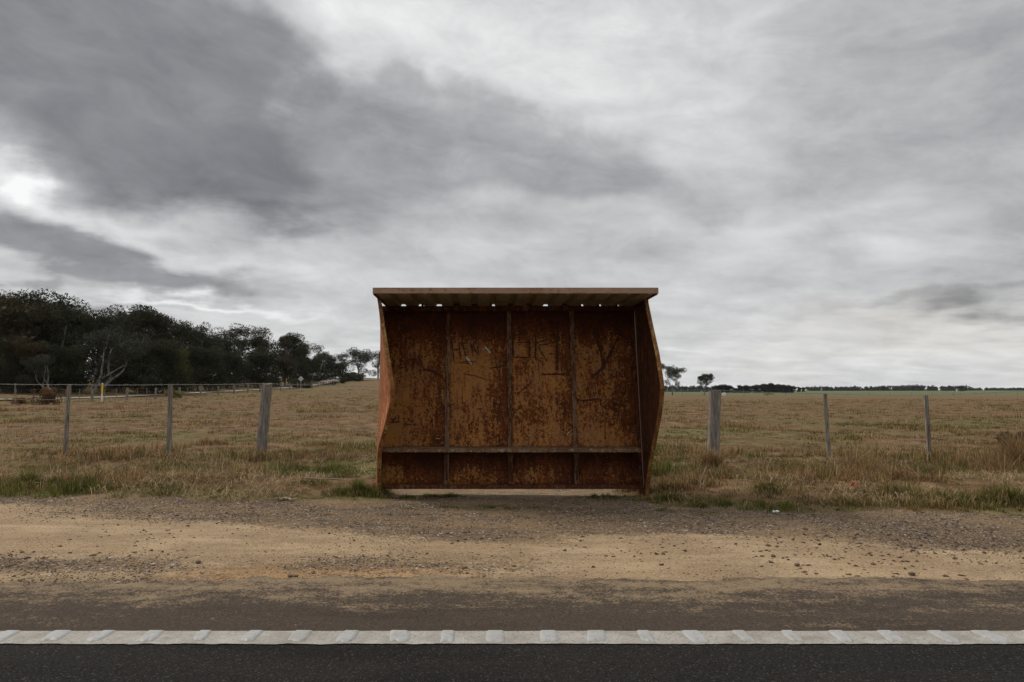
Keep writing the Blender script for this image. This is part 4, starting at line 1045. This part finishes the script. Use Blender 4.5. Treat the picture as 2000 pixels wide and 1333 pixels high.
# field stubble
def field_h(cx, cy, r):
    c1 = fbm(cx, cy, .9, 3, 221); c2 = fbm(cx, cy, .5, 3, 227)
    return (.03 + .08 * ss(.42, .70, c1) + .15 * ss(.62, .74, c2)) * r.uniform(.5, 1.4, len(cx))
T = tufts(34000, 11.8, 120, r, True, 16, lambda x, y, H: (.07 + H * .6) * (y / 12) ** .6, field_h, lambda x, y, z: .35 + .65 * ss(.35, .6, fbm(x, y, .8, 3, 229)), .85)
x, y, h, le, an, c_ = T
blades('field_grass', x, y, h, (.005 + .006 * r.random(len(x))) * (y / 13) ** .8, le, c_, 'short brown stubble and green grass of the open field behind the near fence', r=r, ang=an)
# long pale straws
x, y = sample(5200, 7.6, 12.8, r, False); k_ = (r.random(len(x)) < ss(.42, .62, fbm(x, y, .8, 3, 301))) & ~((x > -2.2) & (x < 2.5)); x, y = x[k_], y[k_]
n = len(x); c_ = np.array([[.56, .45, .29]]) * r.uniform(.6, 1.15, (n, 1))
blades('straw', x, y, r.uniform(.16, .42, n), .0035 + .003 * r.random(n), r.uniform(.3, 1.15, n), c_, 'long pale bent straws standing out of the verge grass', 'straw', r=r, curl=1.4)
# tussocks around post feet and shelter feet, bright green tufts
def clump(cx, cy, rad, n, h, green, r, hj=.5):
    a = r.random(n) * 6.28; q = np.abs(r.normal(0, .62, n)) * rad
    xx = cx + np.cos(a) * q * 1.35; yy = cy + np.sin(a) * q * .8
    return xx, yy, np.maximum(.012, h * np.exp(-(q / rad) ** 2 * .9) * (.45 + 1.1 * ss(.3, .7, fbm(xx, yy, 9, 2, 501))) * (1 - hj + 2 * hj * r.random(n))), np.clip(green * (1.1 - .35 * q / rad) + r.normal(0, .1, n), 0, 1)
spots = []
for (px_, py_, sz, n_, h_, g_) in [(700, 968, .24, 2600, .15, .85), (740, 962, .16, 1400, .13, .35), (1250, 952, .20, 1400, .17, .45), (1290, 960, .28, 2600, .16, .25), (1345, 955, .34, 2800, .14, .15), (1300, 975, .30, 2400, .08, .7), (1200, 964, .16, 900, .06, .9), (850, 965, .20, 1300, .05, .9), (880, 967, .14, 700, .05, .9), (1160, 966, .2, 800, .05, .8), (800, 968, .2, 900, .05, .7),
        (512, 892, .30, 1800, .16, .3), (470, 902, .3, 1800, .14, .4), (1385, 897, .22, 1500, .22, .1), (1420, 900, .3, 1400, .12, .1), (330, 890, .3, 1100, .12, .2), (1640, 905, .4, 1800, .18, .15), (1675, 900, .32, 1500, .34, .05), (1978, 902, .55, 4500, .50, .12), (1950, 908, .45, 2500, .34, .12), (1540, 930, .42, 2800, .16, .8), (1600, 934, .3, 1800, .14, .8), (1470, 925, .4, 2400, .14, .7), (640, 905, .4, 2400, .10, .85), (560, 935, .35, 2200, .13, .8), (680, 920, .35, 2200, .09, .9), (610, 955, .28, 1500, .05, .9), (870, 994, .30, 1000, .022, .9), (960, 993, .38, 1700, .026, .9), (1030, 994, .34, 1500, .024, .9), (1110, 995, .36, 1300, .022, .9), (790, 996, .28, 900, .02, .8), (560, 985, .4, 1000, .02, .8), (1290, 998, .35, 1300, .02, .9), (1380, 1000, .4, 1200, .02, .85), (1560, 1000, .4, 900, .018, .8),
        (200, 920, .5, 3000, .16, .6), (80, 905, .6, 3400, .2, .7), (300, 935, .5, 2600, .15, .45), (430, 915, .4, 2400, .16, .75), (60, 965, .5, 3000, .14, .8), (180, 968, .35, 1800, .09, .8), (320, 972, .4, 2000, .07, .7), (1750, 975, .5, 2800, .13, .5), (1850, 985, .5, 2800, .13, .75), (1960, 985, .5, 3000, .18, .6), (1500, 968, .4, 2200, .10, .6), (1640, 985, .4, 2000, .09, .55), (415, 862, .35, 1800, .2, .0), (640, 850, .3, 900, .12, .1), (1500, 890, .4, 1200, .12, .1)]:
    d_ = gy(py_); 
    if py_ < 910: d_ = min(d_, 14.5)
    spots.append(clump((px_ - PX) / F * d_, d_ + (.1 if py_ > 940 else 0), sz * 1.15, n_, h_ * (.72 if h_ < .22 else 1), g_, r))
x, y, h, g_ = (np.concatenate([s_[i] for s_ in spots]) for i in range(4))
blades('grass_tussocks', x, y, h, .0035 + .0035 * r.random(len(x)), .15 + .75 * r.random(len(x)), grass_cols(x, y, r, g_), 'thicker tussocks of grass round the posts, the shelter feet and along the ditch', r=r)
# ------------------------------------------------------------------ gravel and clods
def stones(name, x, y, s_, col, label, r, squash=.6):
    n = len(x); z = ground_z(x, y)
    o6 = np.array([[1, 0, 0], [-1, 0, 0], [0, 1, 0], [0, -1, 0], [0, 0, 1], [0, 0, -1]], float)
    V = o6[None] * (1 + .35 * r.normal(size=(n, 6, 1)).clip(-1, 1)) + .28 * r.normal(size=(n, 6, 3))
    V[:, :, 2] *= squash
    a = r.random(n) * 6.28; ca, sa = np.cos(a)[:, None], np.sin(a)[:, None]
    X2 = V[:, :, 0] * ca - V[:, :, 1] * sa; Y2 = V[:, :, 0] * sa + V[:, :, 1] * ca
    V = np.stack([X2, Y2, V[:, :, 2]], -1) * s_[:, None, None] + np.stack([x, y, z + s_ * squash * .25], -1)[:, None]
    f = np.array([[0, 2, 4], [2, 1, 4], [1, 3, 4], [3, 0, 4], [2, 0, 5], [1, 2, 5], [3, 1, 5], [0, 3, 5]])
    Fs = (np.arange(n)[:, None, None] * 6 + f[None]).reshape(-1, 3)
    return tag(link(name, np_mesh(name, V.reshape(-1, 3), [Fs], np.repeat(col, 6, 0)), m_stone), label, 'gravel', None, 'stuff')
x, y = sample(110000, 4.15, 7.9, r, False, -.85, .95)
zc_ = zones(x, y); pk = fbm(x, y, 1.2, 3, 401)
keep = r.random(len(x)) < (1 - zc_[:, 0] * .93) * (1 - .8 * zc_[:, 1]) * (.25 + 1.1 * ss(.35, .62, pk)) * ss(8.0, 7.3, y); x, y = x[keep], y[keep]; n = len(x)
pal = np.array([[.075, .062, .050], [.15, .115, .083], [.24, .18, .12], [.055, .045, .038], [.34, .27, .19], [.12, .09, .065]]); c_ = pal[r.integers(0, 6, n)] * r.uniform(.7, 1.25, (n, 1))
wh = r.random(n) < .022 + .03 * ((x > 2.5) & (y > 6)); c_[wh] = np.array([.62, .58, .52]) * r.uniform(.7, 1.1, (wh.sum(), 1))
stones('gravel', x, y, .0035 + .0045 * r.random(n) ** 2, c_, 'loose grey gravel scattered over the road shoulder', r)
x, y = sample(2600, 4.1, 6.9, r, False, -.85, .95); keep = r.random(len(x)) < .25 + .75 * ss(.4, .6, fbm(x, y, .9, 2, 411)); x, y = x[keep], y[keep]; n = len(x)
c_ = np.array([[.155, .098, .052]]) * r.uniform(.5, 1.5, (n, 1)); stones('earth_clods', x, y, .005 + .014 * r.random(n) ** 3, c_, 'dark crumbs and clods of earth on the sandy shoulder', r, .5)
x = r.normal(3.3, .9, 700); y = r.normal(5.25, .36, 700); k_ = (y > 4.35); x, y = x[k_], y[k_]; n = len(x)
stones('coarse_gravel', x, y, .004 + .014 * r.random(n) ** 3, np.array([[.13, .095, .065]]) * r.uniform(.5, 1.7, (n, 1)), 'coarser dark stones lying on the right half of the shoulder', r, .6)
x, y = sample(900, 3.3, 4.2, r, False, -.85, .95); n = len(x)
gx_ = r.uniform(-3.4, 3.8, 260); gx_ = gx_[fbm(gx_, gx_ * 0, 2.5, 2, 55) > .48]; x = np.concatenate([x, gx_]); y = np.concatenate([y, ly0 + r.uniform(-.006, .03, len(gx_))]); n = len(x)
stones('road_grit', x, y, .0025 + .004 * r.random(n) ** 3, np.array([[.13, .09, .06]]) * r.uniform(.4, 1.8, (n, 1)), 'fine grit lying on the asphalt beside the white line', r, .5)
# bigger loose things
def stick(pxa, pya, pxb, pyb, rad, label, mat=None, cat='stick', name='stick'):
    ya, yb = gy(pya), gy(pyb); a = Vector(((pxa - PX) / F * ya, ya, 0)); c = Vector(((pxb - PX) / F * yb, yb, 0)); a.z = gz(a.x, a.y) + rad; c.z = gz(c.x, c.y) + rad
    mb = MB(); pts = [a.lerp(c, k / 6) + Vector((0, random.uniform(-1, 1) * rad * 2, random.uniform(0, 1) * rad)) for k in range(7)]
    mb.tube(pts, [rad * v for v in (.5, .9, 1, 1, .9, .8, .4)], 7, .3); tag(mb.build(name, mat or m_stick, smooth=False), label, cat)
stick(553, 980, 585, 979, .014, 'short grey stick on the gravel left of the shelter')
stick(595, 945, 672, 943, .010, 'long thin pale stick lying in the grass left of the shelter')
stick(495, 970, 506, 968, .014, 'stubby pale stick at the edge of the grass, left of the short grey stick')
stick(1500, 999, 1515, 1000, .010, 'white flat sliver on the gravel right of the shelter', m_white, 'litter', 'litter')
stick(1325, 1002, 1345, 1007, .005, 'thin pale twig on the gravel just right of the shelter')
t = None
d_ = gy(965); mb = MB(); xw = (1658 - PX) / F * d_
bmm = mb.bm; g = [[bmm.verts.new((xw + (i - 2) * .014, d_ + (j - 2) * .012, gz(xw, d_) + .05 + random.uniform(-.02, .03))) for i in range(5)] for j in range(5)]
for j in range(4):
    for i in range(4): bmm.faces.new((g[j][i], g[j][i + 1], g[j + 1][i + 1], g[j + 1][i]))
o = mb.build('wrapper', m_red); s = o.modifiers.new('solid', 'SOLIDIFY'); s.thickness = .002; tag(o, 'crumpled red and pale wrapper caught in the dry grass', 'litter')
for (px_, py_, s_, lab) in ((575, 1128, .028, 'dark stone at the road edge, left of the pair'), (585, 1128, .026, 'dark stone at the road edge, right of the pair'), (398, 1101, .030, 'single dark stone in the sand at the lower left'), (1544, 1102, .030, 'round brown stone on the sand at the right'), (1763, 1120, .034, 'flat grey stone beside the road edge at the right'), (814, 1193, .018, 'small dark stone alone on the asphalt'), (1499, 1084, .026, 'dark stone on the sand up left of the round brown one')):
    d_ = gy(py_); xx = (px_ - PX) / F * d_; bm = bmesh.new(); bmesh.ops.create_icosphere(bm, subdivisions=2, radius=s_ * .55)
    for v in bm.verts: v.co = Vector((v.co.x * 1.2, v.co.y, v.co.z * .65)) * random.uniform(.85, 1.15)
    me = bpy.data.meshes.new('stone'); bm.to_mesh(me); bm.free(); o = link('stone', me, flat_mat('stone_brown', (.12, .085, .06), .95)); o.location = (xx, d_, gz(xx, d_) + s_ * .3); tag(o, lab, 'stone')

# ------------------------------------------------------------------ thin moist air over the plain
m_haze = bpy.data.materials.new('haze'); m_haze.use_nodes = True
t_ = m_haze.node_tree; t_.nodes.remove(t_.nodes['Principled BSDF'])
pv = t_.nodes.new('ShaderNodeVolumePrincipled'); pv.inputs['Density'].default_value = HAZE = .00005
pv.inputs['Color'].default_value = (.93, .96, 1, 1); pv.inputs['Anisotropy'].default_value = .2
t_.links.new(pv.outputs[0], t_.nodes['Material Output'].inputs['Volume'])
mb = MB(); mb.box(-3200, 3200, -450, 5100, -4, 45); hz_ = mb.build('haze', m_haze); tag(hz_, 'thin pale haze over the plain', None, None, 'stuff')
